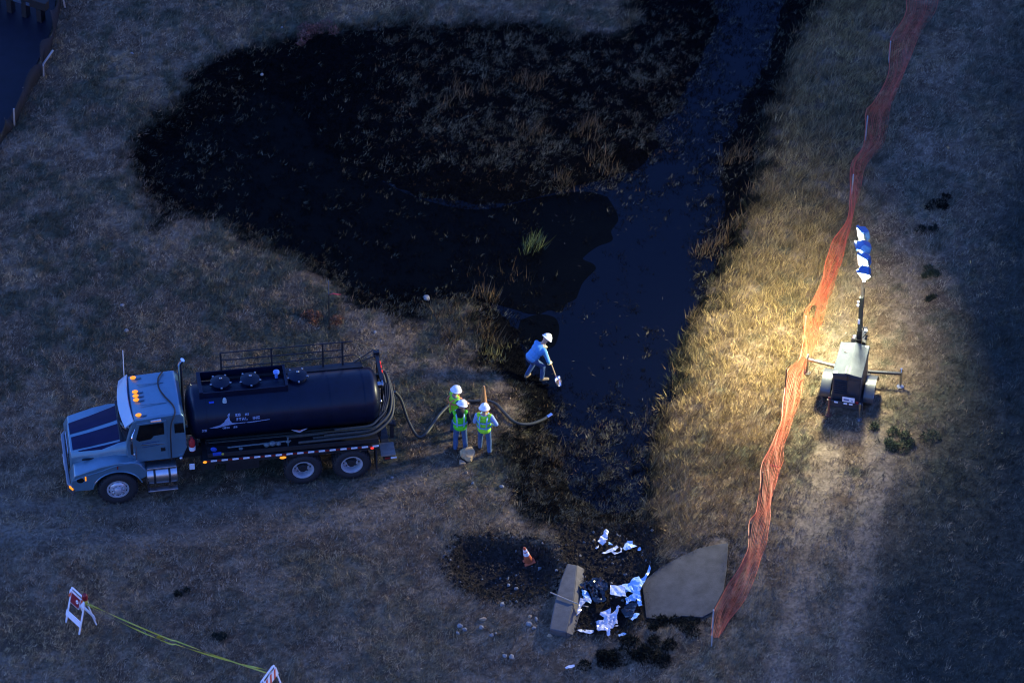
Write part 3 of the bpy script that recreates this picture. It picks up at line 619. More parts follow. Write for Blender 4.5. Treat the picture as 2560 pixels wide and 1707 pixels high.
    for y in (-.76, -.16, .0, .16, .72):
        b = MB(); b.ell((.70, y, 2.755), (.085, .05, .05), 10, 6); b.build('marker_lamp', M['amber'], cab, True)
        b = MB(); b.ell((.80, y, 2.735), (.12, .042, .03), 8, 5); b.build('marker_base', paint, cab, True)
    for y in (-.38, .42): b = MB(); b.box((1.12, y, 2.755), (.72, .025, .022)); b.build('roof_rib', paint, cab, bevel=.006)
    for s in (-1, 1):
        m_ = Matrix.Rotation(s*math.atan(.085), 3, 'X')
        sy = lambda x, z, d: Vector((x, s*(wz(z)+d), z))
        def plate(name, pts, d0, d1, m, parent, bev=0):
            b = MB(); k = len(pts); vs = [sy(x, z, d0) for x, z in pts]+[sy(x, z, d1) for x, z in pts]
            b.add(vs, [tuple(range(k)), tuple(range(2*k-1, k-1, -1))]+[(i, i+k, (i+1) % k+k, (i+1) % k) for i in range(k)]); return b.build(name, m, parent, bevel=bev)
        dr = plate('door', [(.50, 1.32), (.46, 1.95), (.62, 2.58), (1.42, 2.60), (1.42, 1.32)], -.01, .014, paint, cab, .008)
        plate('door_window', [(.58, 2.07), (.70, 2.53), (1.34, 2.55), (1.34, 2.16), (1.06, 2.14), (.98, 2.04), (.66, 2.0)], .010, .022, M['glass'], dr, .004)
        plate('side_window', [(1.62, 2.14), (1.62, 2.46), (1.86, 2.46), (1.88, 2.14)], -.01, .012, M['glass'], cab, .01)
        b = MB(); b.box(sy(1.28, 1.66, .02), (.12, .03, .12)); b.build('door_handle', M['black'], dr, bevel=.01)
        b = MB(); b.box(sy(1.02, 1.86, .016), (.62, .01, .022), (0, R(3), 0)); b.build('door_trim', M['chrome'], dr)
        for z_ in (1.92, 1.80): b = MB(); b.box(sy(.96, z_, .016), (.46, .008, .014), (0, R(-4), 0)); b.build('door_lettering', mat('lettering_dark_blue', (.02, .05, .14), .5), dr)
        b = MB(); b.tube(spline([sy(.52, 1.65, .02), sy(.46, 1.75, .22), sy(.46, 2.28, .22), sy(.56, 2.42, .02)], 5), .015, 6); ma = b.build('mirror_arm', M['chrome'], T, True)
        b = MB(); b.box(sy(.44, 2.02, .22), (.07, .20, .40)); b.build('mirror', M['chassis'], ma, bevel=.02)
        b = MB(); b.tube([sy(.56, 1.36, .05), sy(.56, 1.9, .06)], .014, 6); b.build('grab_handle', M['chrome'], cab)
    b = MB(); b.tube(spline([(1.50, .80, 2.79), (1.36, .55, 2.785), (1.34, .2, 2.785), (1.45, -.15, 2.785), (1.64, -.55, 2.785), (1.66, -.85, 2.77), (1.54, -1.0, 2.55), (1.50, -1.06, 2.2), (1.49, -1.1, 1.8), (1.48, -1.13, 1.35)], 6), .022, 6); b.build('air_line', M['rubber'], cab, True)
    b = MB(); b.tube([(1.00, -.96, 2.66), (1.28, -.97, 2.68)], [.035, .05], 8); b.build('horn', M['chrome'], cab, True)
    b = MB(); b.tube([(.48, 1.12, 2.2), (.50, 1.13, 3.4)], .012, 5); b.build('antenna', mat('white_fibreglass', (.7, .7, .7), .4), cab)
    b = MB(); b.tube(spline([(1.98, .86, 1.2), (1.98, .86, 2.7), (1.98, .86, 2.95), (2.06, .84, 3.10)], 4), .065, 10); b.build('exhaust_stack', M['chrome'], T, True)
    # --- tank, steps and battery box on the near side; the same on the far side
    for s in (-1, 1):
        b = MB(); b.lathe([(.78, .0), (.785, .26), (.80, .30), (1.60, .30), (1.615, .26), (1.62, 0)], (0, s*.98, .82), 'x', 24); ft = b.build('fuel_tank', M['alu'], T, True)
        for x in (1.0, 1.40): b = MB(); b.lathe([(-.03, .308), (.03, .308)], (x, s*.98, .82), 'x', 24); b.build('tank_strap', M['chassis'], ft, True)
        b = MB(); b.box((1.20, s*1.05, 1.15), (.80, .30, .05)); b.build('step', M['alu'], T, bevel=.01)
        b = MB(); b.box((1.20, s*1.22, .42), (.80, .16, .04)); st = b.build('step', M['alu'], T, bevel=.01)
        b = MB(); b.box((.82, s*1.15, .60), (.04, .25, .55)); b.build('step_hanger', M['chassis'], T)
    # --- chassis
    b = MB()
    for s in (-.43, .43): b.box((3.1, s, .92), (8.2, .09, .28))
    for x in (-.9, .6, 2.2, 3.6, 5.0, 6.3, 7.15): b.box((x, 0, .90), (.12, .80, .18))
    b.build('chassis_rails', M['chassis'], T)
    b = MB(); b.box((3.4, 0, .62), (.9, 1.6, .42)); b.build('tool_box', M['chassis'], T, bevel=.015)
    b = MB(); b.tube([(2.3, 0, .75), (5.2, 0, .6)], .06, 8); b.build('drive_shaft', M['chassis'], T, True)
    for x in (0, 4.988, 6.308): b = MB(); b.tube([(x, -1.0, .5), (x, 1.0, .5)], .09, 10); b.ell((x, 0, .5), .2 if x else .1); b.build('axle', M['chassis'], T, True)
    b = MB(); b.box((2.45, -.92, .95), (.36, .30, .32)); b.build('battery_box', M['chassis'], T, bevel=.015)
    b = MB(); b.box((2.02, -1.08, .98), (.14, .02, .20)); b.build('placard', M['whiterefl'], T, bevel=.004)
    b = MB(); b.ell((1.74, -1.08, 1.33), .05); b.build('air_valve', M['alu'], T, True)
    # --- wheels
    for s in (-1, 1):
        e = empty('wheel'); e.parent = T; wheel('wheel', e, (0, s*1.06, .53), .53, .29, .28, s, hub='flat')
        for x in (4.988, 6.308):
            e = empty('wheel'); e.parent = T; wheel('wheel', e, (x, s*1.05, .51), .51, .285, .30, s, hub='deep')
            b = MB(); h = .14; b.lathe([(-h, .29), (-h, .44), (-h*.6, .51), (h*.6, .51), (h, .44), (h, .29)], (x, s*.72, .51), 'y', 24); b.build('inner_tyre', M['rubber'], e, True)
    # --- tank
    zc, Rt = 1.99, .76
    b = MB(); b.lathe([(2.00, 0), (2.01, .25), (2.05, .50), (2.12, .68), (2.19, .745), (2.24, Rt), (6.97, Rt), (7.05, .735), (7.13, .66), (7.20, .48), (7.24, .24), (7.25, 0)], (0, 0, zc), 'x', 48); b.xf = tilt; tk = b.build('tank', tankm, T, True)
    for x in (2.50, 3.55, 4.75, 5.85, 6.78): b = MB(); b.lathe([(-.02, Rt+.006), (.02, Rt+.006)], (x, 0, zc), 'x', 48); b.xf = tilt; b.build('tank_band', tankm, tk, True)
    for x in (2.5, 3.7, 5.0, 6.3, 6.9): b = MB(); b.box((x, 0, 1.22), (.12, 1.1, .22)); b.xf = tilt; b.build('tank_saddle', M['chassis'], T)
    # spill box round the hatches on top
    b = MB(); x0, x1, y0, y1, z0, z1 = 2.42, 4.72, -.30, .50, 2.60, 2.90; t = .03
    b.box(((x0+x1)/2, y0, (z0+z1)/2-.02), (x1-x0, t, z1-z0-.02)); b.box(((x0+x1)/2, y1, (z0+z1)/2), (x1-x0, t, z1-z0))
    b.box((x0, (y0+y1)/2, (z0+z1)/2), (.10, y1-y0+.04, z1-z0+.02)); b.box((x1, (y0+y1)/2, (z0+z1)/2), (.07, y1-y0+.04, z1-z0+.02)); b.xf = tilt; sb = b.build('spill_box', tankm, tk, bevel=.008)
    for x, y, par, z in ((2.98, .12, sb, 2.75), (3.78, .12, sb, 2.75), (5.05, .10, tk, 2.755)):
        b = MB(); b.lathe([(0, .24), (.07, .24), (.08, .265), (.11, .265), (.13, .22), (.15, .10), (.155, 0)], (x, y, z), 'z', 24); b.xf = tilt; hc = b.build('hatch', tankm, par, True)
        b = MB(); b.ell((x+.02, y+.06, z+.16), (.045, .03, .03)); b.xf = tilt; b.build('hatch_handle', M['steel'], hc, True)
        for k in range(5):
            a = R(72*k+200); b = MB(); b.box((x+.27*math.cos(a), y+.27*math.sin(a), z+.09), (.07, .05, .05), (0, 0, a)); b.xf = tilt; b.build('hatch_clamp', M['steel'], hc, bevel=.008)
    b = MB(); b.lathe([(0, .045), (.16, .045), (.17, .085), (.22, .085), (.24, .05), (.24, 0)], (4.50, .20, 2.74), 'z', 14); b.xf = tilt; b.build('vent_valve', mat('valve_blue', (.12, .25, .6), .4), sb, True)
    b = MB(); b.lathe([(0, .06), (.10, .05), (.14, .03), (.15, 0)], (3.03, -.43, 2.60), 'z', 12); b.xf = tilt; b.build('sight_glass', mat('valve_pale', (.35, .45, .45), .3), tk, True)
    b = MB(); b.box((2.68, -.42, 2.62), (.14, .05, .04)); b.xf = tilt; b.build('blue_latch', mat('latch_blue', (.02, .08, .5), .4), tk, bevel=.01)
    # handrail along the far side of the top
    rail = [(3.06, .56), (4.42, .56), (5.80, .56), (6.33, .56)]
    for x, y in rail: b = MB(); b.box((x, y, 3.07), (.045, .045, .80)); b.xf = tilt; b.build('handrail_post', M['chassis'], T)
    for z in (3.47, 3.20, 2.95):
        e = 6.62 if z > 3.3 else 6.33
        b = MB(); b.tube([(3.06, .56, z), (e, .56, z)], .017, 6); b.xf = tilt; b.build('handrail', M['chassis'], T)
    b = MB(); b.tube(spline([(6.33, .56, 2.97), (6.62, .56, 2.97), (6.78, .56, 2.87), (6.84, .56, 2.65)], 5), .017, 6); b.tube([(6.62, .56, 3.47), (7.28, .72, 2.92)], .012, 6); b.tube([(6.5, .56, 2.60), (7.18, .72, 2.95)], .017, 6); b.tube([(6.85, .56, 2.72), (7.25, .66, 2.80)], .017, 6); b.xf = tilt; b.build('handrail_brace', M['chassis'], T, True)
    b = MB(); b.box((4.9, .50, 2.66), (3.9, .22, .03)); b.xf = tilt; b.build('catwalk', M['chassis'], tk)
    # rear light bar
    b = MB(); b.bar((7.30, 1.0, 2.42), (7.30, -.05, 2.40), .09, .13); b.box((7.30, 1.0, 2.46), (.16, .14, .18)); b.tube([(7.30, .9, 1.3), (7.30, .9, 2.4)], .035, 8); b.tube([(7.30, -.05, 1.3), (7.30, -.05, 2.4)], .035, 8); lb = b.build('light_bar', M['black'], T, bevel=.008)
    for y in (.66, .50, .32): b = MB(); b.box((7.36, y, 2.42), (.03, .08, .05)); b.build('rear_lamp', M['redlamp'], lb, bevel=.006)
    # hose tray on each side and the long suction hose lying round the back
    for s in (-1, 1):
        b = MB(); b.box((4.75, s*.98, 1.34), (4.6, .40, .03)); b.box((4.75, s*1.17, 1.40), (4.6, .025, .13)); b.xf = tilt; b.build('hose_tray', M['chassis'], T)
        b = MB(); b.box((4.75, s*.78, 1.60), (4.6, .02, .025)); b.box((4.75, s*.98, 1.70), (4.5, .20, .012), (R(s*30), 0, 0)); b.xf = tilt; b.build('tray_lid', mat('tray_dark_green', (.022, .028, .022), .5, noise=.4, nscale=7), T)
    for k, (yy, zz, off) in enumerate([(-1.08, 1.44, 0), (-.97, 1.45, -.10), (-.86, 1.47, -.19), (-1.02, 1.55, -.05), (-.90, 1.58, -.15)]):
        x0 = (4.9, 5.3, 4.6, 5.6, 5.9)[k]; e = 7.58+off
        pts = [(x0, yy, zz), (6.3, yy, zz), (6.85, yy*.98, zz+.01), (7.22+off*.8, yy*.80, zz+.07), (e-.10, yy*.55, zz+.17), (e, yy*.18, zz+.33), (e-.01, .25, zz+.50), (e-.08, .58, zz+.60), (7.32+off, .72, zz+.55-.1*k)]
        b = MB(); b.tube(spline(pts, 6), .042, 9); b.build('suction_hose', hose, T, True)
    for k in range(3): b = MB(); b.tube(spline([(7.2+.05*k, -.75+.03*k, 1.95), (7.34+.05*k, -.35, 2.05), (7.40+.05*k, 0, 2.12), (7.38+.05*k, .3, 2.0), (7.28, .55, 1.6)], 6), .026, 7); b.build('rear_hose', M['rubber'], T, True)
    b = MB(); b.lathe([(0, .07), (.18, .07), (.19, .11), (.23, .11), (.25, 0)], (7.1, -.1, 2.35), 'x', 12); b.ell((7.2, -.35, 1.95), .07); b.build('rear_valve', M['steel'], T, True)
    # pipework by the tray
    pale = mat('pale_grey_valve', (.10, .14, .15), .45, noise=.4, nscale=18)
    for x, z, r in ((3.35, 1.42, .05), (4.05, 1.47, .07), (4.20, 1.50, .08), (4.36, 1.47, .06), (4.62, 1.52, .05)): b = MB(); b.ell((x, -1.06, z+.03), (r*1.3, r, r), 8, 6); b.xf = tilt; b.build('valve', pale, T, True)
    b = MB(); b.tube([(3.0, -1.05, 1.52), (4.7, -1.05, 1.56)], .022, 7); b.tube([(4.62, -1.08, 1.4), (4.62, -1.08, 1.72)], .02, 6); b.xf = tilt; b.build('pipe', pale, T, True)
    blu = mat('blue_strap', (.01, .06, .36), .6)
    b = MB(); b.ell((2.62, -1.12, 1.56), (.10, .05, .07), 8, 5, (0, R(30), 0)); b.box((2.70, -1.16, 1.42), (.24, .05, .09)); b.build('blue_strap', blu, T, bevel=.01)
    b = MB(); b.ell((2.85, -1.2, 1.43), (.04, .03, .04), 6, 4); b.build('yellow_clip', mat('clip_yellow', (.4, .35, .05), .5), T)
    b = MB(); b.lathe([(0, .05), (.02, .085), (.36, .085), (.42, .04), (.46, .04), (.46, 0)], (2.06, -.92, 1.42), 'z', 14); ex = b.build('fire_extinguisher', M['red'], T, True)
    b = MB(); b.lathe([(0, .088), (.13, .088)], (2.06, -.92, 1.46), 'z', 14); b.build('paper_label', M['white'], ex, True)
    b = MB(); b.prism([(4.74, 1.80), (4.95, 1.68), (5.16, 1.80), (4.95, 1.755)], -.955, -.945, 'xz'); tr = b.build('hazard_emblem', mat('emblem_pale', (.45, .40, .45), .5), T)
    b = MB(); b.ell((4.95, -.958, 1.765), (.035, .008, .02)); b.build('emblem_dot', M['red'], tr)
    # deck edge with the red and white reflective strip
    b = MB(); b.box((4.68, -1.20, 1.20), (4.75, .05, .16)); b.box((4.68, 1.20, 1.20), (4.75, .05, .16)); b.box((4.68, 0, 1.22), (4.7, 2.35, .03)); b.xf = tilt; de = b.build('deck', M['chassis'], T)
    for k in range(16):
        xa = 2.40+.2905*k
        if k > 0 or True: b = MB(); b.box((xa+.055, -1.228, 1.245), (.105, .008, .05)); b.xf = tilt; b.build('red_reflector', M['redrefl'], de)
        b = MB(); b.box((xa+.20, -1.229, 1.247), (.168, .010, .056)); b.xf = tilt; b.build('white_reflector', M['whiterefl'], de)
    for x, z, w_, m, nm in ((2.36, 1.235, .10, M['amber'], 'marker_lamp'), (4.45, 1.10, .17, M['amber'], 'marker_lamp'), (6.86, 1.10, .09, M['redlamp'], 'rear_marker_lamp')):
        b = MB(); b.ell((x, -1.235, z), (w_*.55, .035, .038), 12, 6); b.build(nm, m, T, True)
    # mudguards and flaps, rear bumper step
    for s in (-1, 1):
        b = MB(); b.box((5.65, s*.95, 1.09), (2.6, .55, .03)); b.build('mud_shelf', M['chassis'], T)
        b = MB(); b.box((6.98, s*.95, .62), (.03, .5, .85)); b.build('mud_flap', M['rubber'], T)
    b = MB(); b.box((7.30, -.94, .72), (.40, .50, .05)); st = b.build('rear_step', mat('worn_tread_plate', (.20, .17, .14), .6, noise=.3, nscale=10), T, bevel=.008)
    b = MB(); b.box((7.30, .94, .72), (.40, .50, .05)); b.build('rear_step', bpy.data.materials['worn_tread_plate'], T, bevel=.008)
    b = MB(); b.box((7.28, 0, .60), (.22, 2.3, .18)); bm_ = b.build('rear_bumper', M['chassis'], T, bevel=.01)
    b = MB(); b.box((7.44, -1.198, .635), (.16, .01, .05)); b.build('white_reflector', M['whiterefl'], st)
    b = MB(); b.box((7.27, -1.198, .635), (.14, .01, .05)); b.build('red_reflector', M['redrefl'], st)
    b = MB(); b.tube([(7.0, -.35, 1.3), (7.55, -.40, 1.15)], .08, 10); b.lathe([(0, .10), (.05, .10)], (7.55, -.40, 1.15), 'x', 12); b.box((7.5, -.4, .9), (.1, .1, .5)); b.build('outlet_pipe', M['chassis'], T, True)
    # lettering on the tank: a fin shaped emblem, lines of small pale letters under and beside it
    let = mat('tank_lettering', (.22, .28, .42), .5)
    def on_tank(x, v, d=.004):      # v: distance round the shell downwards from 45 degrees
        a = R(48)-v/Rt; return tilt(Vector((x, -(Rt+d)*math.cos(a), zc+(Rt+d)*math.sin(a))))
    def decal(name, poly, par, m=let):
        b = MB(); c = [on_tank(x, v) for x, v in poly]; b.add(c, [tuple(range(len(c)))]); o = b.build(name, m, par, fix=False); s = o.modifiers.new('thick', 'SOLIDIFY'); s.thickness = .003; s.offset = 0; return o
    X0, V0 = 2.56, .62
    fin = decal('fin_emblem', [(X0, V0), (X0+.30, V0-.08), (X0+.41, V0-.16), (X0+.53, V0-.38), (X0+.58, V0-.40), (X0+.55, V0-.30), (X0+.56, V0-.20), (X0+.62, V0-.115), (X0+.80, V0-.085), (X0+.50, V0-.05), (X0+.22, V0+.01)], tk)
    decal('wave_line', [(X0+.62, V0-.105), (X0+1.0, V0-.10), (X0+1.62, V0-.13), (X0+1.62, V0-.115), (X0+1.1, V0-.075), (X0+.8, V0-.08)], fin)
    glyph = {'P': ['11', '11', '10'], 'E': ['111', '110', '111'], 'T': ['111', '010', '010'], 'R': ['110', '111', '101'], 'O': ['111', '101', '111'], 'L': ['100', '100', '111'], 'I': ['1', '1', '1'], 'N': ['101', '111', '101'], 'C': ['111', '100', '111'], 'A': ['010', '111', '101'], '2': ['11', '01', '11'], '3': ['111', '011', '111'], '8': ['111', '111', '111'], '0': ['11', '11', '11'], '5': ['11', '10', '11'], ' ': ['00', '00', '00'], '(': ['01', '10', '01'], '.': ['0', '0', '1']}
    def line(txt, x, v, h, par):
        b = MB()
        for ch in txt:
            g = glyph[ch]; u = h/3*.8
            for r_, row in enumerate(g):
                for c_, q in enumerate(row):
                    if q == '1':
                        xa, xb, va, vb = x+c_*u, x+(c_+.98)*u, v+r_*h/3, v+(r_+.98)*h/3
                        b.add([on_tank(xa, va), on_tank(xb, va), on_tank(xb, vb), on_tank(xa, vb)], [(0, 1, 2, 3)])
            x += (len(g[0])+.7)*u
        o = b.build('lettering', let, par, fix=False); s = o.modifiers.new('thick', 'SOLIDIFY'); s.thickness = .003; s.offset = 0; o['kind'] = 'stuff'
    line('EO  AI', X0+.72, V0-.37, .075, fin); line('PTAL  INC', X0+.74, V0-.25, .085, fin); line('(805  80', X0+.35, V0+.0, .065, fin); line('23', X0-.20, V0+.03, .085, tk)
    return T
truck()
for x in np.arange(-1, 7.6, .45):
    for y in (-.9, -.3, .3, .9):
        KEEPOUT.append((TRUCK[0]+x*math.cos(TTH)-y*math.sin(TTH), TRUCK[1]+x*math.sin(TTH)+y*math.cos(TTH), .22))
# ------------------------------------------------------------------ people: capsules and ellipsoids fused into one continuous skin by a voxel remesh
def fuse(name, mb, voxel, m, parent, smooth=2):
    me = bpy.data.meshes.new('tmp'); me.from_pydata([tuple(p) for p in mb.v], [], mb.f); me.update()
    t = bpy.data.objects.new('tmp', me); COL.objects.link(t)
    r = t.modifiers.new('r', 'REMESH'); r.mode = 'VOXEL'; r.voxel_size = voxel; r.use_smooth_shade = True
    if smooth: s = t.modifiers.new('s', 'SMOOTH'); s.factor = .5; s.iterations = smooth
    dg = bpy.context.evaluated_depsgraph_get(); dg.update()
    out = bpy.data.meshes.new_from_object(t.evaluated_get(dg)); out.name = name
    bpy.data.objects.remove(t); bpy.data.meshes.remove(me)
    out.materials.clear(); out.materials.append(m); return link_mesh(name, out, parent)
SK = mat('skin', (.42, .24, .16), .55)
def hand(b, wrist, d, palm_n, grip):
    """palm, four unequal fingers with two bends, a thumb from the side of the palm; d = direction of the fingers, palm_n = way the palm faces"""
    d = Vector(d).normalized(); n = Vector(palm_n); n = (n-d*n.dot(d)).normalized(); s = d.cross(n)
    w = Vector(wrist); b.cap(w-d*.02, w+d*.05, .027, .036, 8)
    b.ell(w+d*.065, (.045, .045, .045), 8, 6)
    for k, (off, L) in enumerate([(-.033, .075), (-.011, .085), (.011, .08), (.033, .062)]):
        p = w+d*.09+s*off; a = grip*1.0; q = p+(d*math.cos(a)+n*math.sin(a))*L*.5; a2 = grip*2.0; q2 = q+(d*math.cos(a2)+n*math.sin(a2))*L*.3; a3 = grip*2.8; q3 = q2+(d*math.cos(a3)+n*math.sin(a3))*L*.25
        b.cap(w+d*.05+s*off*.8, p, .014, .012, 6); b.cap(p, q, .012, .011, 6); b.cap(q, q2, .011, .010, 6); b.cap(q2, q3, .010, .009, 6)
    t0 = w+d*.03-s*.032; t1 = t0-s*.028+d*.03+n*.012; t2 = t1+d*.03+n*(.012+.02*grip); b.cap(t0, t1, .016, .013, 6); b.cap(t1, t2, .013, .010, 6)
def person(px, py, rz, label, J, shirt, trousers, vest=None, boots=(.05, .035, .025), helmet=(.80, .80, .82), hood=None, glove=None, group='workers in white hard hats', sleeves=None, gz=0., brim='full', bulk=1.):
    """J: joints in the person's own frame (x right, y forward, z up): pelvis, chest, neck, head, and l/r shoulder, elbow, wrist, hip, knee, ankle, toe"""
    g = G(px, py, gz); o = empty('person', g, rz, label, 'person', group)
    V = {k: Vector(v) for k, v in J.items() if len(v) == 3}
    torso = V['neck']-V['pelvis']; tu = torso.normalized()
    fwd = Vector((0, 1, 0)); fwd = (fwd-tu*fwd.dot(tu)).normalized(); rgt = fwd.cross(tu)
    hu = (V['head']-V['neck']).normalized(); hf = V.get('look', Vector((0, 1, -.2))); hf = (hf-hu*hf.dot(hu)).normalized(); hr = hf.cross(hu)
    HM = Matrix((hr, hf, hu)).transposed()
    hp = lambda x, y, z: V['head']+HM@Vector((x, y, z))
    # skin: head with face, neck, torso core, arms, legs
    b = MB()
    b.ell(hp(0, 0, .01), (.075, .095, .115), 12, 9, HM); b.ell(hp(0, .03, -.06), (.058, .07, .065), 10, 7, HM)       # skull, jaw
    b.cap(hp(0, .092, .0), hp(0, .112, -.028), .011, .016, 6); b.ell(hp(0, .085, -.063), (.026, .014, .011), 8, 5, HM)  # nose, mouth
    for s in (-1, 1): b.ell(hp(s*.078, -.005, -.01), (.012, .022, .034), 8, 6, HM); b.ell(hp(s*.032, .082, .012), (.017, .012, .011), 8, 5, HM)   # ears, eyes
    b.cap(V['neck']-hu*.04, V['head']-hu*.05, .055, .052)
    b.cap(V['pelvis'], V['chest'], .10, .12); b.cap(V['chest'], V['neck'], .11, .06)
    for s in 'lr':
        b.cap(V[s+'sho'], V[s+'elb'], .047, .038); b.cap(V[s+'elb'], V[s+'wri'], .037, .026); b.cap(V['neck']-tu*.05, V[s+'sho'], .06, .05)
        dd = V.get(s+'fin', V[s+'wri']-V[s+'elb']); hand(b, V[s+'wri'], dd, V.get(s+'palm', Vector((.4 if s == 'l' else -.4, .6, -.2))), J.get(s+'grip', (.35,))[0])
        b.cap(V[s+'hip'], V[s+'kne'], .075, .052); b.cap(V[s+'kne'], V[s+'ank'], .052, .036); b.cap(V['pelvis'], V[s+'hip'], .09, .08); b.cap(V[s+'ank'], V[s+'toe'], .038, .03)
    body = fuse('body', b, .0095, SK, o, 1)
    # shirt with sleeves
    b = MB(); W = Matrix((rgt, fwd, tu)).transposed()
    b.ell(V['chest'], (.185*bulk, .135*bulk, .19), 12, 9, W); b.ell(V['chest'].lerp(V['pelvis'], .55), (.165*bulk, .13*bulk, .20), 12, 9, W); b.ell(V['pelvis']+tu*.02, (.17*bulk, .135*bulk, .13), 12, 9, W); b.ell(V['neck']-tu*.06, (.12, .085, .07), 10, 7, W)
    for s in 'lr':
        b.cap(V[s+'sho'], V[s+'elb'], .070, .056); b.cap(V[s+'elb'], V[s+'wri'].lerp(V[s+'elb'], .06), .055, .040); b.cap(V['chest']+tu*.10, V[s+'sho'], .09, .072)
    sh = fuse('shirt', b, .016, shirt, o)
    # trousers
    b = MB(); b.ell(V['pelvis']-tu*.02, (.168, .135, .12), 12, 9, W)
    for s in 'lr': b.cap(V['pelvis'].lerp(V[s+'hip'], .6), V[s+'hip'], .11, .105); b.cap(V[s+'hip'], V[s+'kne'], .098, .072); b.cap(V[s+'kne'], V[s+'ank'].lerp(V[s+'kne'], .10), .074, .062)
    fuse('trousers', b, .016, trousers, o)
    bmx = mat('boot_leather', boots, .6, noise=.3, nscale=20)
    for s in 'lr':
        b = MB(); t = V[s+'toe']; a = V[s+'ank']; b.cap(a.lerp(V[s+'kne'], .35), a, .062, .056); b.cap(a-Vector((0, 0, .02)), t+Vector((0, 0, .005)), .055, .045); b.ell(a+(a-t).normalized()*.03-Vector((0, 0, .03)), (.05, .05, .045)); fuse('boot', b, .014, bmx, o)
    if vest:
        b = MB(); b.ell(V['chest'], (.202, .155, .20), 14, 10, W); b.ell(V['chest'].lerp(V['pelvis'], .5), (.187, .155, .22), 14, 10, W); b.ell(V['pelvis']+tu*.0, (.192, .16, .14), 14, 10, W); b.ell(V['neck']-tu*.075, (.16, .115, .07), 10, 7, W)
        for s in 'lr': b.cap(V['neck']-tu*.10+(V[s+'sho']-V['neck'])*.3, V[s+'sho']-(V[s+'sho']-V['neck'])*.16, .08, .074)
        vo = fuse('safety_vest', b, .016, vest[0], o)
        # reflective tape: bands round the waist and braces over the shoulders, built just clear of the cloth
        def band(z, k, nm='reflective_band'):
            c = V['pelvis'].lerp(V['neck'], z); b = MB(); rx, ry = (.208, .178) if z < .75 else (.2, .165); vs = []; fs = []; n = 28
            for i in range(n):
                a = 2*math.pi*i/n; q = rgt*math.cos(a)*rx+fwd*math.sin(a)*ry
                for e, d in ((-k, 1), (k, 1), (k, .93), (-k, .93)): vs.append(c+q*d+tu*e)
            for i in range(n):
                j = (i+1) % n
                for m_ in range(4): fs.append((4*i+m_, 4*j+m_, 4*j+(m_+1) % 4, 4*i+(m_+1) % 4))
            b.add(vs, fs); b.build(nm, vest[1], vo, True)
        for z in vest[2]: band(z, .022)
        for s in (-1, 1):
            pts = []
            for t in (.25, .5, .72, .88):
                c = V['pelvis'].lerp(V['neck'], t); pts.append(c-fwd*(.183 if t < .8 else .14)+rgt*s*(.085+.02*t))
            pts.append(V['neck']-tu*.045+rgt*s*.115)
            for t in (.88, .72, .5, .25):
                c = V['pelvis'].lerp(V['neck'], t); pts.append(c+fwd*(.183 if t < .8 else .14)+rgt*s*(.085+.02*t))
            b = MB(); pp = spline(pts, 4)
            for p, q in zip(pp, pp[1:]): b.bar(p, q, .038, .012, (p-V['chest']).normalized())
            b.build('reflective_brace', vest[1], vo)
    if hood:
        b = MB(); b.ell(V['neck']+tu*.03-fwd*.03, (.125, .115, .085), 12, 8, W); b.ell(V['neck']-fwd*.10-tu*.04, (.105, .06, .11), 10, 8, W); fuse('hood', b, .016, hood, o)
    # hard hat: dome, ridge, brim
    hm = mat('hard_hat_white', helmet, .3, coat=.2)
    b = MB(); b.lathe([(.02, .152), (.035, .156), (.05, .135), (.09, .126), (.135, .10), (.165, .055), (.175, 0)], (0, 0, 0), 'z', 28)
    vs = []
    for p in b.v:
        p = p.copy(); f = 1.12 if p.y > 0 else 1.08
        if brim == 'cap' and p.z < .045 and p.y < .05: p.x *= .87; p.y *= .87
        vs.append(Vector((p.x, p.y*f, p.z)))
    b.v = [hp(p.x, p.y, p.z) for p in vs]; hh = b.build('hard_hat', hm, o, True)
    b = MB(); b.tube([hp(0, -.12, .10), hp(0, -.07, .165), hp(0, 0, .182), hp(0, .07, .165), hp(0, .12, .105)], .012, 6); b.build('hat_ridge', hm, hh, True)
    if glove:
        gm_ = mat('work_glove', glove, .7)
        for s in 'lr':
            d = V.get(s+'fin', V[s+'wri']-V[s+'elb']).normalized(); b = MB(); b.cap(V[s+'wri']-d*.03, V[s+'wri']+d*.07, .042, .047); b.cap(V[s+'wri']+d*.06, V[s+'wri']+d*.10+Vector(V.get(s+'palm', (0, 0, 0))).normalized()*.03, .04, .03); fuse('glove', b, .012, gm_, o)
    return o
def stand(**k):
    J = dict(pelvis=(0, 0, .93), chest=(0, .01, 1.27), neck=(0, -.01, 1.47), head=(0, .03, 1.62),
             lsho=(-.19, 0, 1.40), rsho=(.19, 0, 1.40), lelb=(-.26, -.04, 1.12), relb=(.26, -.04, 1.12), lwri=(-.25, .08, .90), rwri=(.25, .08, .90),
             lhip=(-.09, 0, .90), rhip=(.09, 0, .90), lkne=(-.12, .03, .50), rkne=(.12, .03, .50), lank=(-.14, -.02, .09), rank=(.14, -.02, .09), ltoe=(-.17, .13, .045), rtoe=(.17, .13, .045))
    J.update(k); return J
LIME = mat('lime_vest', (.13, .75, .02), .7, emit=None, noise=.1, nscale=25); BAND = mat('vest_band_blue_grey', (.22, .42, .58), .4)
LIME2 = mat('yellow_lime_vest', (.34, .80, .03), .7, noise=.1, nscale=25); ORB = mat('vest_band_orange', (.75, .22, .10), .6)
DENIM = mat('blue_denim', (.05, .11, .22), .8, noise=.25, nscale=20); DENIM2 = mat('dark_blue_denim', (.035, .075, .17), .8, noise=.25, nscale=20)
BLUSH = mat('light_blue_work_shirt', (.065, .25, .50), .75, noise=.12, nscale=10); PALEB = mat('pale_blue_shirt', (.26, .36, .60), .75, noise=.12, nscale=10)
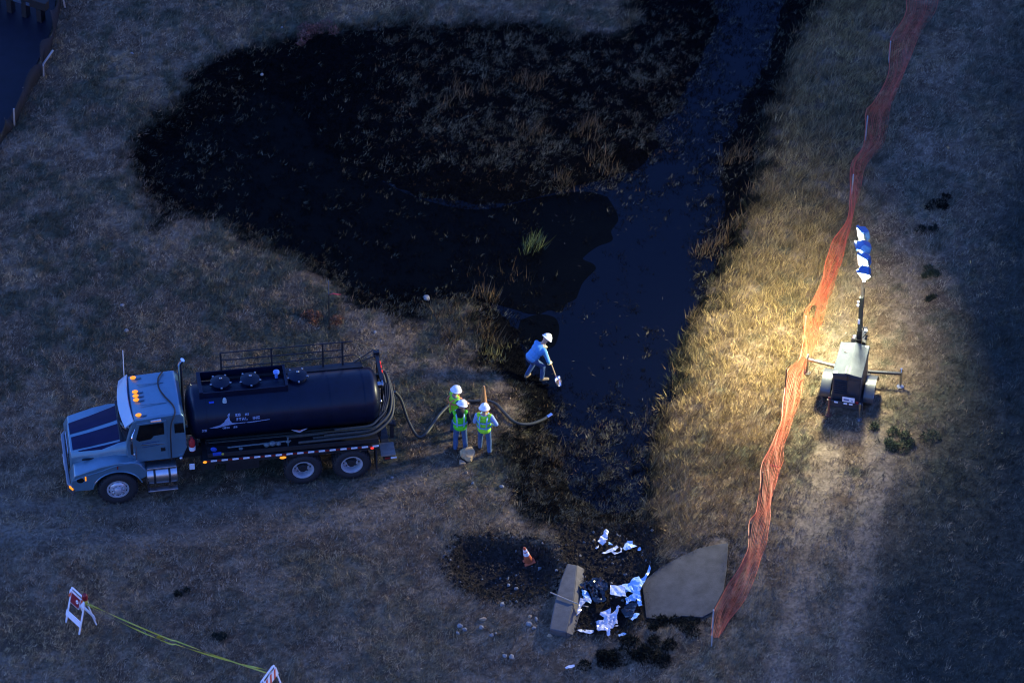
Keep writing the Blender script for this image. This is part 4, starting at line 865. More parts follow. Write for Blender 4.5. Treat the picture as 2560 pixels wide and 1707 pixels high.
BLK = mat('black_hooded_top', (.008, .008, .010), .85); NAVYJ = mat('navy_jacket', (.03, .06, .15), .8)
# nearest of the group: back to the camera, black hooded top under the vest
person(1151, 1127, R(4), 'worker in lime vest over a black hooded top, back turned, standing beside the hose', stand(head=(.05, .05, 1.62), look=Vector((.55, .8, -.25)), lelb=(-.25, .10, 1.14), lwri=(-.14, .30, 1.14), relb=(.25, -.03, 1.12), rwri=(.24, .10, .92)), BLK, DENIM, (LIME, BAND, (.35,)), hood=BLK, boots=(.02, .018, .016))
person(1138, 1088, R(-62), 'worker in orange striped lime vest and navy sleeves, farthest back of the standing group', stand(relb=(.22, .10, 1.12), rwri=(.10, .28, 1.10), lelb=(-.22, .10, 1.12), lwri=(-.10, .28, 1.08), look=Vector((-.1, .9, -.3))), NAVYJ, DENIM2, (LIME2, ORB, (.70,)), boots=(.02, .018, .016))
person(1211, 1134, R(-10), 'worker in lime vest and pale blue sleeves standing nearest the pond with dark rubber boots', stand(relb=(.34, -.02, 1.16), rwri=(.22, .12, 1.00), lelb=(-.27, .02, 1.13), lwri=(-.16, .20, 1.02), lank=(-.15, .13, .09), ltoe=(-.18, .28, .045), lkne=(-.13, .11, .50), look=Vector((.1, .9, -.25))), PALEB, DENIM, (LIME2, BAND, (.28, .62)), boots=(.012, .012, .013))
# digging at the water's edge
DIGP = (1335, 951); DRZ = R(-52)
DG = G(*DIGP, .02); TIP = P(1399, 966, WZ+.02); GRIP = P(1362, 866, DG.z+1.08); LOWH = GRIP.lerp(TIP, .40)
DINV = (Matrix.Translation(DG)@Matrix.Rotation(DRZ, 4, 'Z')).inverted(); LG, LH, LT = DINV@GRIP, DINV@LOWH, DINV@TIP
SD = (LT-LG).normalized(); FA = Vector((.75, .5, .1)).normalized(); FB = Vector((-.2, .9, -.2)).normalized()
LW = LG-FA*.07; RW = LH-FB*.07; LS, RS = Vector((-.15, .20, 1.17)), Vector((.23, .18, 1.14))
person(DIGP[0], DIGP[1], DRZ, 'worker in blue shirt, no vest, bending over a shovel at the pond edge', dict(
    pelvis=(-.03, -.08, .84), chest=(.03, .12, 1.08), neck=(.04, .26, 1.24), head=(.05, .38, 1.34), look=Vector((.15, .75, -.65)),
    lsho=LS, rsho=RS, lelb=(LS+LW)/2+Vector((-.12, -.02, -.12)), relb=(RS+RW)/2+Vector((.10, -.03, -.06)), lwri=LW, rwri=RW,
    lfin=FA, rfin=FB, lpalm=Vector((.2, .5, -.6)), rpalm=Vector((-.9, -.2, -.2)), lgrip=(1.0,), rgrip=(1.0,),
    lhip=(-.12, -.06, .81), rhip=(.08, -.06, .81), lkne=(-.15, .10, .45), rkne=(.15, .20, .50), lank=(-.19, -.12, .10), rank=(.17, .14, .09), ltoe=(-.22, .02, .05), rtoe=(.24, .29, .045)),
    BLUSH, DENIM2, None, boots=(.24, .17, .10), glove=(.75, .62, .30), gz=.02, bulk=1.17)
def shovel():
    A, tip = GRIP, TIP
    o = empty('shovel', tip, 0, 'long handled shovel held by the digging worker with its blade in the pond', 'shovel'); L = lambda p: p-tip
    d = (tip-A).normalized(); neck = tip-d*.30
    b = MB(); b.tube([L(A), L(neck)], .017, 8); b.build('handle', mat('shovel_wood', (.42, .28, .14), .6), o, True)
    s = d.cross(Vector((0, 0, 1))).normalized(); b = MB(); b.tube([L(A), L(A-d*.05-s*.045), L(A-d*.11-s*.05), L(A-d*.11+s*.05), L(A-d*.05+s*.045), L(A)], .011, 6); b.build('grip', M['steel'], o, True)
    n = s.cross(d); b = MB(); b.tube([L(neck-d*.08), L(neck+d*.03)], .022, 8)
    vs = []; fs = []
    for i, (t, w_) in enumerate([(0, .09), (.1, .11), (.2, .10), (.27, .06), (.30, .01)]):
        for k in (-1, -.5, 0, .5, 1): vs.append(L(neck+d*t+s*w_*k+n*(.03*k*k)))
    for i in range(4):
        for k in range(4): fs.append((5*i+k, 5*i+k+1, 5*i+6+k, 5*i+5+k))
    b.add(vs, fs); o2 = b.build('blade', M['chrome'], o, True); q = o2.modifiers.new('t', 'SOLIDIFY'); q.thickness = .005
shovel()
# ------------------------------------------------------------------ orange safety netting on stakes
def netting_fence():
    # photo positions (2352 wide view): left/top edge, right/bottom edge
    top = [(2078,-40),(2080,30),(2045,95),(2040,175),(2005,235),(1988,262),(1985,330),(1957,375),(1952,440),(1948,500),(1915,550),(1900,590),(1890,635),(1868,690),(1850,715),(1846,770),(1838,820),(1810,850),(1800,910),(1795,960),(1778,1010),(1752,1060),(1745,1120),(1738,1170),(1722,1200),(1717,1260),(1700,1300),(1668,1350),(1642,1400),(1632,1458)]
    bot = [(2160,-60),(2150,20),(2110,85),(2085,150),(2055,220),(2042,262),(2030,330),(1990,380),(1975,440),(1958,500),(1945,560),(1930,610),(1915,660),(1902,690),(1888,740),(1875,790),(1858,830),(1846,870),(1836,920),(1815,980),(1800,1030),(1798,1062),(1782,1110),(1770,1160),(1767,1210),(1756,1260),(1742,1300),(1720,1360),(1680,1420),(1655,1455)]
    o = empty('safety_fence', GD(1800, 900), 0, 'orange plastic netting fence sagging between stakes along the right bank', 'fence'); O = o.location.copy()
    n = len(top); A = []; Bt = []
    for i, (a, b_) in enumerate(zip(top, bot)):
        g = GD(*b_)
        z = .70+.10*math.sin(i*1.3)
        Bt.append(g+Vector((0, 0, .03))); A.append(D(a[0], a[1], g.z+z))
    SA, SB = spline(A, 9), spline(Bt, 9); N = len(SA); K = 14
    net = mat('orange_netting', (.56, .085, .026), .55, noise=.15, nscale=6)
    b = MB()
    rows = []
    for k in range(K+1):
        f = k/K; row = []
        for i in range(N):
            sag = .10*math.sin(i*.11+1)*math.sin(math.pi*f)+.018*math.sin(i*.5+k*.9)
            p = SB[i].lerp(SA[i], f); d = (SB[min(i+1, N-1)]-SB[max(i-1, 0)]); d = Vector((d.y, -d.x, 0)); d.normalize() if d.length else None
            row.append(p+d*sag*.6+Vector((0, 0, -.10*math.sin(math.pi*f)*(.5+.5*math.sin(i*.2))+.02*math.sin(i*.33+k*1.3))))
        rows.append(row)
    gap = lambda i, k: (119 < i < 126 and 5 < k < 11)
    def ribbon(p, q, w_):
        d = (q-p); s = d.cross(Vector((.2, -.74, .67))); s.normalize(); s *= w_/2; b.add([p-s-O, p+s-O, q+s-O, q-s-O], [(0, 1, 2, 3)])
    for k in range(K+1):
        for i in range(N-1):
            if not gap(i, k): ribbon(rows[k][i], rows[k][i+1], (.010, .006, .008, .004, .011)[k % 5] if 0 < k < K else .018)
    for k in range(K):
        for i in range(N):
            if not gap(i, k):
                ribbon(rows[k][i], rows[k+1][i]  , .0045)
                if i < N-1:
                    ribbon(rows[k][i].lerp(rows[k][i+1], .5), rows[k+1][i].lerp(rows[k+1][i+1], .5)  , .0045)
    nb = b.build('netting', net, o, fix=False); nb['kind'] = 'stuff'
    pale = mat('pale_stake', (.36, .36, .34), .6); dk = mat('steel_stake', (.05, .04, .035), .6)
    for (x, y, L, m, lean) in [(2041, 122, .55, pale, 0), (1988, 300, .65, pale, 0), (1956, 425, .5, pale, 0), (1848, 738, .30, pale, .0), (1801, 905, 1.05, dk, 0), (1747, 1140, 1.0, dk, 0), (1720, 1250, .9, dk, 0), (1634, 1462, 1.1, pale, 0)]:
        # the photo position is the foot of the visible piece; stand the stake on the ground below it
        g = GD(x, y+22); b = MB(); b.bar(g-O-Vector((0, 0, .1)), g-O+Vector((.02, lean, L+.25)), .035, .035); b.build('stake', m, o)
    b = MB(); p = D(1790, 1072, .55); q = D(1768, 1068, .70); b.tube([p-O, q-O], .012, 5); b.build('tie', M['red'], o)
netting_fence()

# ------------------------------------------------------------------ hose from the truck to the water
def ground_tube(name, pts, r, m, label, cat, ends=True, dz=.02):
    q = [GD(x, y, r+dz+z) for x, y, z in pts]; O = q[0].copy(); o = empty(name, O, 0, label, cat); sp = spline(q, 8); b = MB(); b.tube([p-O for p in sp], r, 10); b.build('hose', m, o, True); return o, O, sp
hosem = mat('suction_hose_rubber', (.032, .034, .028), .55, noise=.3, nscale=14)
ho, O, sp = ground_tube('pond_hose', [(908, 968, 1.05), (922, 968, .75), (938, 985, .25), (958, 1006, .02), (975, 1003, .0), (990, 985, .0), (1010, 958, .03), (1035, 935, .04), (1065, 926, .0), (1092, 925, .0), (1118, 925, .02), (1140, 933, .02), (1158, 952, .02), (1175, 970, .03), (1195, 980, .05), (1220, 983, .10), (1245, 978, .16), (1258, 973, .20)], .042, hosem, 'dark suction hose running from the tanker past the workers to the pond', 'hose')
e = sp[-1]; d = (sp[-1]-sp[-4]).normalized(); b = MB(); b.tube([e-O-d*.02, e-O+d*.14], .050, 12); b.tube([e-O+d*.10, e-O+d*.13], .060, 12); b.build('nozzle', M['chrome'], ho, True)

# ------------------------------------------------------------------ cones
def cone(px, py, h, label, tip_pale, lean=(0, 0), bands=True, col=(.55, .10, .03), base=True, group='traffic cones', slim=1.):
    g = G(px, py); o = empty('traffic_cone', g, .3, label, 'cone', group, rot=(lean[0], lean[1], .3)); m = mat('cone_orange', col, .6, noise=.2, nscale=18)
    b = MB(); r0 = .15*h/.75*slim; b.lathe([(.02, r0), (h*.97, .032), (h, .022), (h, 0)], (0, 0, 0), 'z', 24); c = b.build('cone_body', m, o, True)
    b = MB(); b.box((0, 0, .018), (r0*2.5, r0*2.5, .036)); b.build('base', m, o, bevel=.012)
    if bands:
        for f0, f1 in ((.48, .68), (.74, .86)):
            ra = r0+(.032-r0)*(f0*h/(h*.97))+.004; rb = r0+(.032-r0)*(f1*h/(h*.97))+.004
            b = MB(); b.lathe([(f0*h, ra), (f1*h, rb)], (0, 0, 0), 'z', 24); b.build('white_band', M['white'], c, True)
cone(1322, 1402, .62, 'small orange and white traffic cone leaning in the dark pit', True, (R(4), R(-14)))
cone(1210, 1040, 1.12, 'tall plain orange cone standing behind the worker with pale blue sleeves', True, bands=False, col=(.46, .22, .09), slim=.62)

# ------------------------------------------------------------------ stones
def rock(px, py, r, label, col, seed, group=None, flat=.7, name='stone', cat='stone', dz=0):
    rs = random.Random(seed); bm = bmesh.new(); bmesh.ops.create_icosphere(bm, subdivisions=2 if r < .2 else 3, radius=1)
    for v in bm.verts: v.co *= 1+rs.uniform(-.13, .13); 
    for _ in range(9):                                    # knock flat facets off
        n = Vector((rs.gauss(0, 1), rs.gauss(0, 1), rs.gauss(0, .8))).normalized(); k = rs.uniform(.62, .85)
        for v in bm.verts:
            e = v.co.dot(n)-k
            if e > 0: v.co -= n*e
    s = (rs.uniform(.8, 1.3), rs.uniform(.7, 1.1), flat)
    for v in bm.verts: v.co = Vector((v.co.x*s[0], v.co.y*s[1], v.co.z*s[2]))*r
    me = bpy.data.meshes.new(name); bm.to_mesh(me); bm.free(); me.materials.append(col)
    o = link_mesh(name, me, None, G(px, py, r*flat*.45+dz)); o.rotation_euler = (0, 0, rs.uniform(0, 6)); return tag(o, label, cat, group)
ROCKT = mat('tan_rock', (.55, .37, .18), .85, noise=.35, nscale=7, bump=.5, bscale=14); PALE = mat('pale_stone', (.23, .215, .20), .8, noise=.25, nscale=14); GREYS = mat('grey_stone', (.22, .21, .20), .85, noise=.3, nscale=14); OCH = mat('ochre_stone', (.38, .25, .14), .85, noise=.3, nscale=14)
rock(1172, 1142, .26, 'large tan boulder on the ground in front of the standing workers', ROCKT, 3, None, .95, 'boulder', 'rock'); KEEPOUT.append((G(1172, 1145).x, G(1172, 1145).y, .3))
rock(1154, 1158, .10, 'brown rock lying against the large tan boulder', OCH, 5)
for i, (x, y, r, lab, m) in enumerate([
    (1254, 1218, .085, 'rounded cream stone beside the dark weeds below the standing workers', PALE),
    (1182, 1209, .07, 'flat grey stone on the dirt below the tan boulder', GREYS), (1167, 1182, .05, 'small pinkish stone just below the tan boulder', OCH),
    (980, 1194, .05, 'small pale stone behind the rear wheel of the tanker', PALE), (1066, 747, .11, 'pale stone at the edge of the hollow above the tanker', PALE),
    (938, 832, .06, 'bluish stone in the grass above the tanker handrail', PALE), (1145, 830, .035, 'tiny yellowish stone on the bank left of the digging worker', OCH),
    (1275, 997, .05, 'pinkish stone in the dirt right of the tall cone', OCH), (330, 135, .06, 'white stone in the upper left grass', PALE),
    (655, 188, .07, 'pale pebble inside the blackened hollow at its upper left', PALE), (317, 828, .07, 'pale stone in the grass above the cab of the tanker', PALE),
    (305, 765, .08, 'bluish pale stone in the left hand grass', PALE), (705, 70, .05, 'pale stone above the upper edge of the hollow', PALE),
    (1391, 1427, .06, 'cream stone above the short concrete wall', PALE), (1272, 1463, .055, 'white stone inside the dark pit at its right', PALE), (1290, 1472, .07, 'grey stone inside the dark pit at its lower right', GREYS),
    (1256, 1512, .09, 'pale stone on the dirt below the dark pit', PALE), (2010, 848, .10, 'pink stone in the lit grass left of the netting', OCH), (1485, 1352, .07, 'brown stone beside the upper white plastic sheeting', OCH)]):
    rock(x, y, r, lab, m, 20+i)
for i, (x, y, r, lab) in enumerate([(1150, 1566, .10, 'largest pale stone at the left end of the scatter left of the concrete wall'), (1161, 1575, .08, 'pale stone touching the largest one at the left end of the scatter'), (1145, 1583, .06, 'small ochre tinted stone lowest at the left end of the scatter'),
    (1207, 1549, .09, 'upper pale stone of two in the middle of the stone scatter'), (1204, 1569, .07, 'lower grey stone of two in the middle of the stone scatter'), (1229, 1589, .08, 'left stone of the pair at the lower middle of the scatter'), (1240, 1584, .06, 'right stone of the pair at the lower middle of the scatter'),
    (1325, 1543, .08, 'upper left stone of the four close left of the concrete wall'), (1341, 1549, .07, 'upper right stone of the four close left of the concrete wall'), (1323, 1561, .09, 'lower left stone of the four close left of the concrete wall'), (1334, 1570, .06, 'lower right stone of the four close left of the concrete wall'),
    (1374, 1590, .08, 'left stone of the pair at the foot of the concrete wall'), (1386, 1583, .07, 'right stone of the pair at the foot of the concrete wall'), (1262, 1640, .07, 'left stone of the pair alone near the bottom edge'), (1279, 1643, .08, 'right stone of the pair alone near the bottom edge')]):
    rock(x, y, r, lab, (PALE, GREYS, PALE, OCH)[i % 4], 60+i, 'loose stones left of the concrete wall', .7)

# ------------------------------------------------------------------ concrete: short wall, sloping apron
CONC = mat('weathered_concrete', (.09, .082, .075), .85, noise=.35, nscale=3.5, bump=.4, bscale=30); CONC2 = mat('smooth_concrete', (.058, .053, .050), .85, noise=.55, nscale=2.2, bump=.25, bscale=40)
def slab(name, tops, z_, thick, m, label, cat, bevel=.02):
    c = GD(*tops[0]); O = Vector((c.x, c.y, 0)); o = empty(name, O, 0, label, cat); b = MB(); k = len(tops)
    T = [D(x, y, z)-O for (x, y), z in zip(tops, z_)]; vs = T+[p-Vector((0, 0, thick)) for p in T]
    b.add(vs, [tuple(range(k)), tuple(range(2*k-1, k-1, -1))]+[(i, i+k, (i+1) % k+k, (i+1) % k) for i in range(k)]); return o, b.build('slab', m, o, bevel=bevel), O
wall, _, O = slab('concrete_wall', [(1303, 1293), (1326, 1297), (1322, 1345), (1316, 1392), (1302, 1452), (1262, 1444), (1272, 1390), (1288, 1330)], [.22]*8, .95, CONC, 'short thick concrete wing wall on the left side of the culvert', 'wall', .03)
AP = [(1474, 1338), (1515, 1302), (1560, 1278), (1605, 1258), (1642, 1250), (1673, 1246), (1669, 1310), (1662, 1354), (1637, 1404), (1612, 1417), (1570, 1414), (1530, 1423), (1484, 1418)]
slab('concrete_apron', AP, [float(apron_z(D(x, y).x)) for x, y in AP], .35, CONC2, 'sloping concrete apron slab between the culvert and the orange netting', 'slab', .015)
b = MB(); c = [D(*q)-O for q in ((1326, 1297, .21), (1342, 1306, .02), (1336, 1390, .0), (1318, 1458, .0), (1302, 1452, .21), (1316, 1392, .21), (1322, 1345, .21))]; b.add(c+[p-Vector((0, 0, .6)) for p in c], [tuple(range(7)), tuple(range(13, 6, -1))]+[(i, i+7, (i+1) % 7+7, (i+1) % 7) for i in range(7)]); b.build('battered_face', mat('lamplit_concrete', (.15, .125, .10), .85, noise=.3, nscale=5, bump=.3, bscale=30), wall)  # paler concrete paints lamp light onto this east-facing slope
KEEPOUT.append((D(1295, 1370).x, D(1295, 1370).y, .45)); KEEPOUT.append((D(1285, 1420).x, D(1285, 1420).y, .4)); KEEPOUT.append((D(1305, 1320).x, D(1305, 1320).y, .3))

# ------------------------------------------------------------------ plastic sheeting: crumpled cloths built from an outline
WPL = mat('white_plastic', (.56, .57, .62), .38, noise=.06, nscale=10); BPL = mat('blue_white_plastic', (.32, .50, .72), .35, noise=.15, nscale=8); KPL = mat('black_plastic', (.006, .006, .007), .12, coat=.4); SPL = mat('clear_shiny_plastic', (.42, .42, .45), .12, coat=.5)
def cloth(name, outline, m, label, seed, amp=.10, base=.05, cat='plastic sheet', group=None, lift=None):
    """outline in photo pixels; triangulated finely, crumpled with folded noise"""
    rs = random.Random(seed); pts = [G(x, y) for x, y in outline]; O = sum(pts, Vector())/len(pts)
    bm = bmesh.new(); f = bm.faces.new([bm.verts.new(p-O) for p in pts]); bmesh.ops.triangulate(bm, faces=[f])
    for _ in range(3): bmesh.ops.subdivide_edges(bm, edges=[e for e in bm.edges if e.calc_length() > .10], cuts=1, use_grid_fill=False); bmesh.ops.triangulate(bm, faces=bm.faces[:])
    a1, a2 = rs.uniform(0, 6), rs.uniform(0, 6)
    for v in bm.verts:
        p = v.co+O; q = p.x*math.cos(a1)+p.y*math.sin(a1); r = p.x*math.cos(a2)+p.y*math.sin(a2)
        fold = abs(((q*5+.8*math.sin(r*7)) % 1)-.5)*2; fold2 = abs(((r*9+1.1*math.sin(q*6)) % 1)-.5)*2
        v.co.z = H(p.x, p.y)-O.z+base+amp*(.65*fold+.35*fold2)+(lift(p) if lift else 0)
        v.co.x += rs.uniform(-.015, .015); v.co.y += rs.uniform(-.015, .015)
    bmesh.ops.recalc_face_normals(bm, faces=bm.faces)
    me = bpy.data.meshes.new(name); bm.to_mesh(me); bm.free(); me.materials.append(m); o = link_mesh(name, me, None, O); s = o.modifiers.new('thick', 'SOLIDIFY'); s.thickness = .006
    return tag(o, label, cat, group)
Z4 = lambda q: [(1380+x*.1403, 1400+y*.1403) for x, y in q]      # from the enlarged crop of the culvert
Z5 = lambda q: [(1460+x*.0765, 1330+y*.0765) for x, y in q]
cloth('plastic_sheet', Z5([(690, 240), (800, 300), (770, 400), (780, 500), (690, 700), (590, 740), (440, 670), (540, 510)]), WPL, 'white plastic strip standing tallest in the heap above the culvert', 1, .10, .10, lift=lambda p: .25)
cloth('plastic_sheet', Z5([(840, 620), (1060, 510), (1120, 560), (1020, 680), (900, 700), (720, 770), (640, 800), (560, 760), (700, 700), (780, 650)]), WPL, 'white plastic sheet lying flat at the middle of the heap above the culvert', 2, .08, .06)
cloth('plastic_sheet', Z5([(880, 715), (1100, 705), (1200, 700), (1190, 560), (1235, 580), (1225, 715), (1100, 735), (1000, 795)]), WPL, 'narrow white plastic scrap along the front of the heap above the culvert', 3, .05, .05)
cloth('plastic_sheet', Z5([(1430, 395), (1595, 395), (1570, 520), (1640, 500), (1730, 560), (1560, 620), (1450, 690), (1300, 680), (1260, 590), (1340, 480)]), mat('pale_blue_plastic', (.50, .60, .78), .4), 'pale blue plastic sheet at the right of the heap above the culvert', 4, .10, .07)
cloth('plastic_sheet', Z5([(350, 570), (480, 490), (470, 580), (380, 600)]), WPL, 'small white plastic scrap at the left tip of the heap above the culvert', 5, .04, .05)
cloth('plastic_sheet', Z5([(800, 390), (880, 400), (900, 480), (960, 515), (800, 510)]), BPL, 'crumpled bluish plastic scrap behind the tall white strip', 6, .08, .06)
cloth('plastic_sheet', Z5([(1755, 560), (1830, 555), (1885, 600), (1850, 650), (1760, 640)]), BPL, 'loose bluish plastic scrap furthest right of the upper heap', 7, .06, .04)
cloth('plastic_sheet', Z4([(1045, 590), (1300, 598), (1315, 790), (1180, 785), (1030, 745)]), WPL, 'square white plastic sheet lying flat in the middle of the culvert', 8, .03, .30)
cloth('plastic_sheet', Z4([(1740, 165), (1765, 210), (1720, 320), (1620, 500), (1560, 620), (1580, 780), (1605, 880), (1550, 890), (1510, 780), (1440, 800), (1320, 860), (1310, 760), (1400, 700), (1460, 650), (1420, 640), (1320, 660), (1240, 600), (1210, 550), (1300, 500), (1400, 480), (1480, 380), (1545, 350), (1570, 420), (1660, 370), (1710, 260)]), BPL, 'long torn blue white plastic sheet draped along the apron side of the culvert', 9, .12, .12)
cloth('plastic_sheet', Z4([(1180, 980), (1150, 1050), (1165, 1180), (1080, 1240), (1190, 1225), (1040, 1285), (1030, 1380), (990, 1420), (965, 1320), (790, 1310), (800, 1160), (880, 1150), (930, 1080), (860, 1040), (880, 960), (960, 960), (1050, 930), (1040, 1010), (1100, 990), (1150, 900), (1220, 870), (1180, 930)]), mat('grey_white_plastic', (.52, .52, .60), .22, coat=.4), 'large torn shiny grey white plastic sheet at the front of the culvert', 10, .13, .08)
cloth('plastic_sheet', Z4([(425, 1268), (600, 1262), (750, 1275), (740, 1310), (690, 1340), (560, 1315)]), WPL, 'pointed white plastic scrap at the front left of the culvert', 11, .04, .05)
cloth('plastic_sheet', Z4([(500, 830), (600, 825), (690, 850), (590, 900), (535, 960), (500, 1080), (440, 1150), (455, 1050), (490, 930)]), SPL, 'shiny clear plastic strip hanging down the concrete wing wall', 12, .06, .30)
cloth('plastic_sheet', Z4([(525, 580), (640, 620), (710, 760), (690, 820), (560, 800), (545, 690)]), mat('blue_plastic', (.06, .24, .48), .4), 'blue plastic flap beside the concrete wing wall', 13, .05, .12)
cloth('plastic_sheet', Z4([(480, 500), (560, 450), (700, 440), (720, 400), (860, 390), (960, 450), (1030, 560), (940, 620), (960, 800), (800, 850), (720, 760), (640, 600), (520, 570)]), KPL, 'glossy black plastic sheet bunched up in the culvert', 14, .16, .10)
cloth('plastic_sheet', Z4([(1310, 870), (1480, 780), (1550, 820), (1480, 950), (1420, 1060), (1300, 1080), (1230, 960)]), KPL, 'black plastic sheet under the torn blue white sheet', 15, .10, .10)
cloth('plastic_sheet', Z4([(1400, 1100), (1470, 1000), (1560, 990), (1520, 1060), (1430, 1120)]), BPL, 'small bluish plastic corner at the foot of the concrete apron', 16, .05, .08)
cloth('plastic_sheet', Z4([(1170, 1345), (1250, 1320), (1330, 1330), (1290, 1365), (1190, 1378)]), BPL, 'loose pale plastic scrap on the grass in front of the culvert', 17, .03, .04)
cloth('plastic_scrap', [(1412, 1672), (1424, 1665), (1436, 1664), (1438, 1668), (1428, 1673), (1416, 1676)], WPL, 'white plastic scrap lying alone on the grass at the bottom edge', 18, .04, .05)
o = empty('iron_rod', G(1378, 1482, .35), 0, 'thin iron rod lying across the concrete wing wall', 'rod'); O = o.location.copy()
b = MB(); b.tube([P(1376, 1480, .27)-O, P(1430, 1503, .26)-O, P(1456, 1513, .16)-O, P(1470, 1516, -.02)-O], .016, 7); b.build('rod', mat('rusty_pale_rod', (.35, .28, .22), .6), o, True)

# ------------------------------------------------------------------ barricades and caution tape
def barricade(px, py, rz, label, sign=True, splay=.28):
    g = G(px, py); o = empty('barricade', g, rz, label, 'barricade', 'folding A-frame barricades'); t_ = mat('barricade_white', (.74, .76, .80), .45, noise=.1, nscale=10); orange = mat('barricade_orange', (.62, .09, .03), .45)
    h = 1.12
    for s in (-1, 1):                                      # front and back frames hinged at the top
        fy = lambda z: s*splay*(1-z/h)
        for x in (-.29, .29): b = MB(); b.bar((x, fy(0), 0), (x, fy(h-.02), h-.02), .045, .03); b.build('leg', t_, o, bevel=.004)
        def rail(z0, z1, name='rail', stripes=True):
            zc_ = (z0+z1)/2; b = MB(); a = math.atan2(splay, h); c = Vector((0, fy(zc_)+s*.028, zc_)); Mx = Matrix.Rotation(s*a, 3, 'X'); b.box(c, (.64, .022, z1-z0), Mx); r = b.build(name, t_, o, bevel=.004)
            if stripes:
                hh = (z1-z0)/2
                for k in range(3):
                    x = -.24+.21*k; b = MB(); q = [Vector((x-.05-.06, s*.0125, -hh)), Vector((x+.03-.06, s*.0125, -hh)), Vector((x+.03+.06, s*.0125, hh)), Vector((x-.05+.06, s*.0125, hh))]
                    b.add([c+Mx@p for p in q]+[c+Mx@(p+Vector((0, s*.003, 0))) for p in q], [(0, 1, 2, 3), (7, 6, 5, 4), (0, 4, 5, 1), (1, 5, 6, 2), (2, 6, 7, 3), (3, 7, 4, 0)]); b.build('orange_stripe', orange, r)
        rail(.84, 1.06); rail(.24, .42, stripes=False)
        if sign and s == -1:
            a = math.atan2(splay, h); zc_ = .90; c = Vector((-.02, fy(zc_)-.055, zc_)); Mx = Matrix.Rotation(-a, 3, 'X')
            b = MB(); b.box(c, (.40, .012, .34), Mx); sg = b.build('sign', mat('sign_white', (.6, .6, .62), .5), o, bevel=.004)
            b = MB(); b.box(c+Mx@Vector((0, -.008, .0)), (.36, .004, .30), Mx); b.build('sign_face', mat('sign_red', (.20, .006, .015), .5), sg)
            b = MB(); b.lathe([(0, .055), (.004, .055), (.004, 0)], (0, 0, 0), 'y', 20); b.xf = lambda p: c+Mx@(p+Vector((.09, -.0145, .02))); b.build('white_disc', M['white'], sg)
            b = MB(); b.bar(c+Mx@Vector((.07, -.016, .0)), c+Mx@Vector((.11, -.016, .04)), .004, .022); b.build('disc_mark', mat('disc_mark_dark', (.1, .1, .14), .5), sg)
    b = MB(); b.tube([(-.31, 0, h-.02), (.31, 0, h-.02)], .018, 6); b.build('hinge', t_, o)
    return o, g
br, g1 = barricade(203, 1558, R(-50), 'white and orange A-frame barricade with a red sign and flasher at the lower left')
b = MB(); b.lathe([(0, .035), (.02, .075), (.17, .075), (.20, .05), (.20, 0)], (.27, .0, 1.08), 'z', 16); b.build('flasher', mat('flasher_red', (.22, .008, .012), .35), br, True)
b = MB(); b.box((.27, 0, 1.02), (.11, .10, .12)); b.build('flasher_base', mat('flasher_yellow', (.45, .42, .08), .5), br, bevel=.01)
br2, g2 = barricade(674, 1756, R(64), 'white and red A-frame barricade cut off by the bottom edge of the photo', sign=False, splay=.36)
def tape():
    m = mat('caution_tape_yellow', (.42, .38, .03), .45, noise=.25, nscale=20)
    A = Vector(g1)+Matrix.Rotation(R(-50), 3, 'Z')@Vector((.27, -.03, 1.03)); B2 = P(667, 1681, .95)
    o = empty('caution_tape', A, 0, 'yellow caution tape sagging between the two barricades', 'tape'); m2 = mat('tape_print', (.03, .03, .02), .5)
    for j, (sag, off, twist) in enumerate([(.16, 0, 3.0), (.30, .05, 5.0)]):
        n = 60; b = MB(); vs = []
        for i in range(n+1):
            t = i/n; p = A.lerp(B2, t)-Vector((0, 0, sag*4*t*(1-t)*(1 if t < .5 else .8)+off*(1-t)))-A; a = twist*math.sin(t*5+j)+t*4
            if j == 1 and t > .45: p += Vector((0, 0, (t-.45)*.2))
            u = Vector((0, math.cos(a), math.sin(a)))*.020; vs += [p-u, p+u]
        b.add(vs, [(2*i, 2*i+2, 2*i+3, 2*i+1) for i in range(n)]); s = b.build('tape_strip', m, o, fix=False); q = s.modifiers.new('t', 'SOLIDIFY'); q.thickness = .002
    b = MB(); n = 10; C0 = A.lerp(B2, .40)-Vector((0, 0, .22))-A; E0 = P(410, 1598, .05)-A
    vs = []
    for i in range(n+1):
        t = i/n; p = C0.lerp(E0, t); u = Vector((.03, .02*math.sin(6*t), .02)); vs += [p-u, p+u]
    b.add(vs, [(2*i, 2*i+2, 2*i+3, 2*i+1) for i in range(n)]); b.build('tape_tail', m, o, fix=False).modifiers.new('t', 'SOLIDIFY').thickness = .002
tape()

# ------------------------------------------------------------------ survey stake with ribbon
g = G(823, 823); o = empty('marker_stake', g, 0, 'thin dark steel stake with a red ribbon above the tanker', 'stake'); b = MB(); b.bar((0, 0, -.1), (.02, .0, 1.30), .03, .03); b.build('post', mat('stake_dark', (.02, .018, .018), .6), o)
b = MB(); b.bar((.02, .0, 1.25), (.025, 0, 1.8), .022, .022); b.build('post_top', mat('stake_pale', (.12, .13, .16), .6), o)
b = MB(); b.tube(spline([(.03, .0, 1.28), (.14, -.01, 1.33), (.26, -.02, 1.31), (.36, -.02, 1.31)], 4), [.004+.016*math.sin(math.pi*i/12) for i in range(13)], 6); b.build('ribbon', mat('ribbon_red', (.6, .05, .06), .5), o, True)

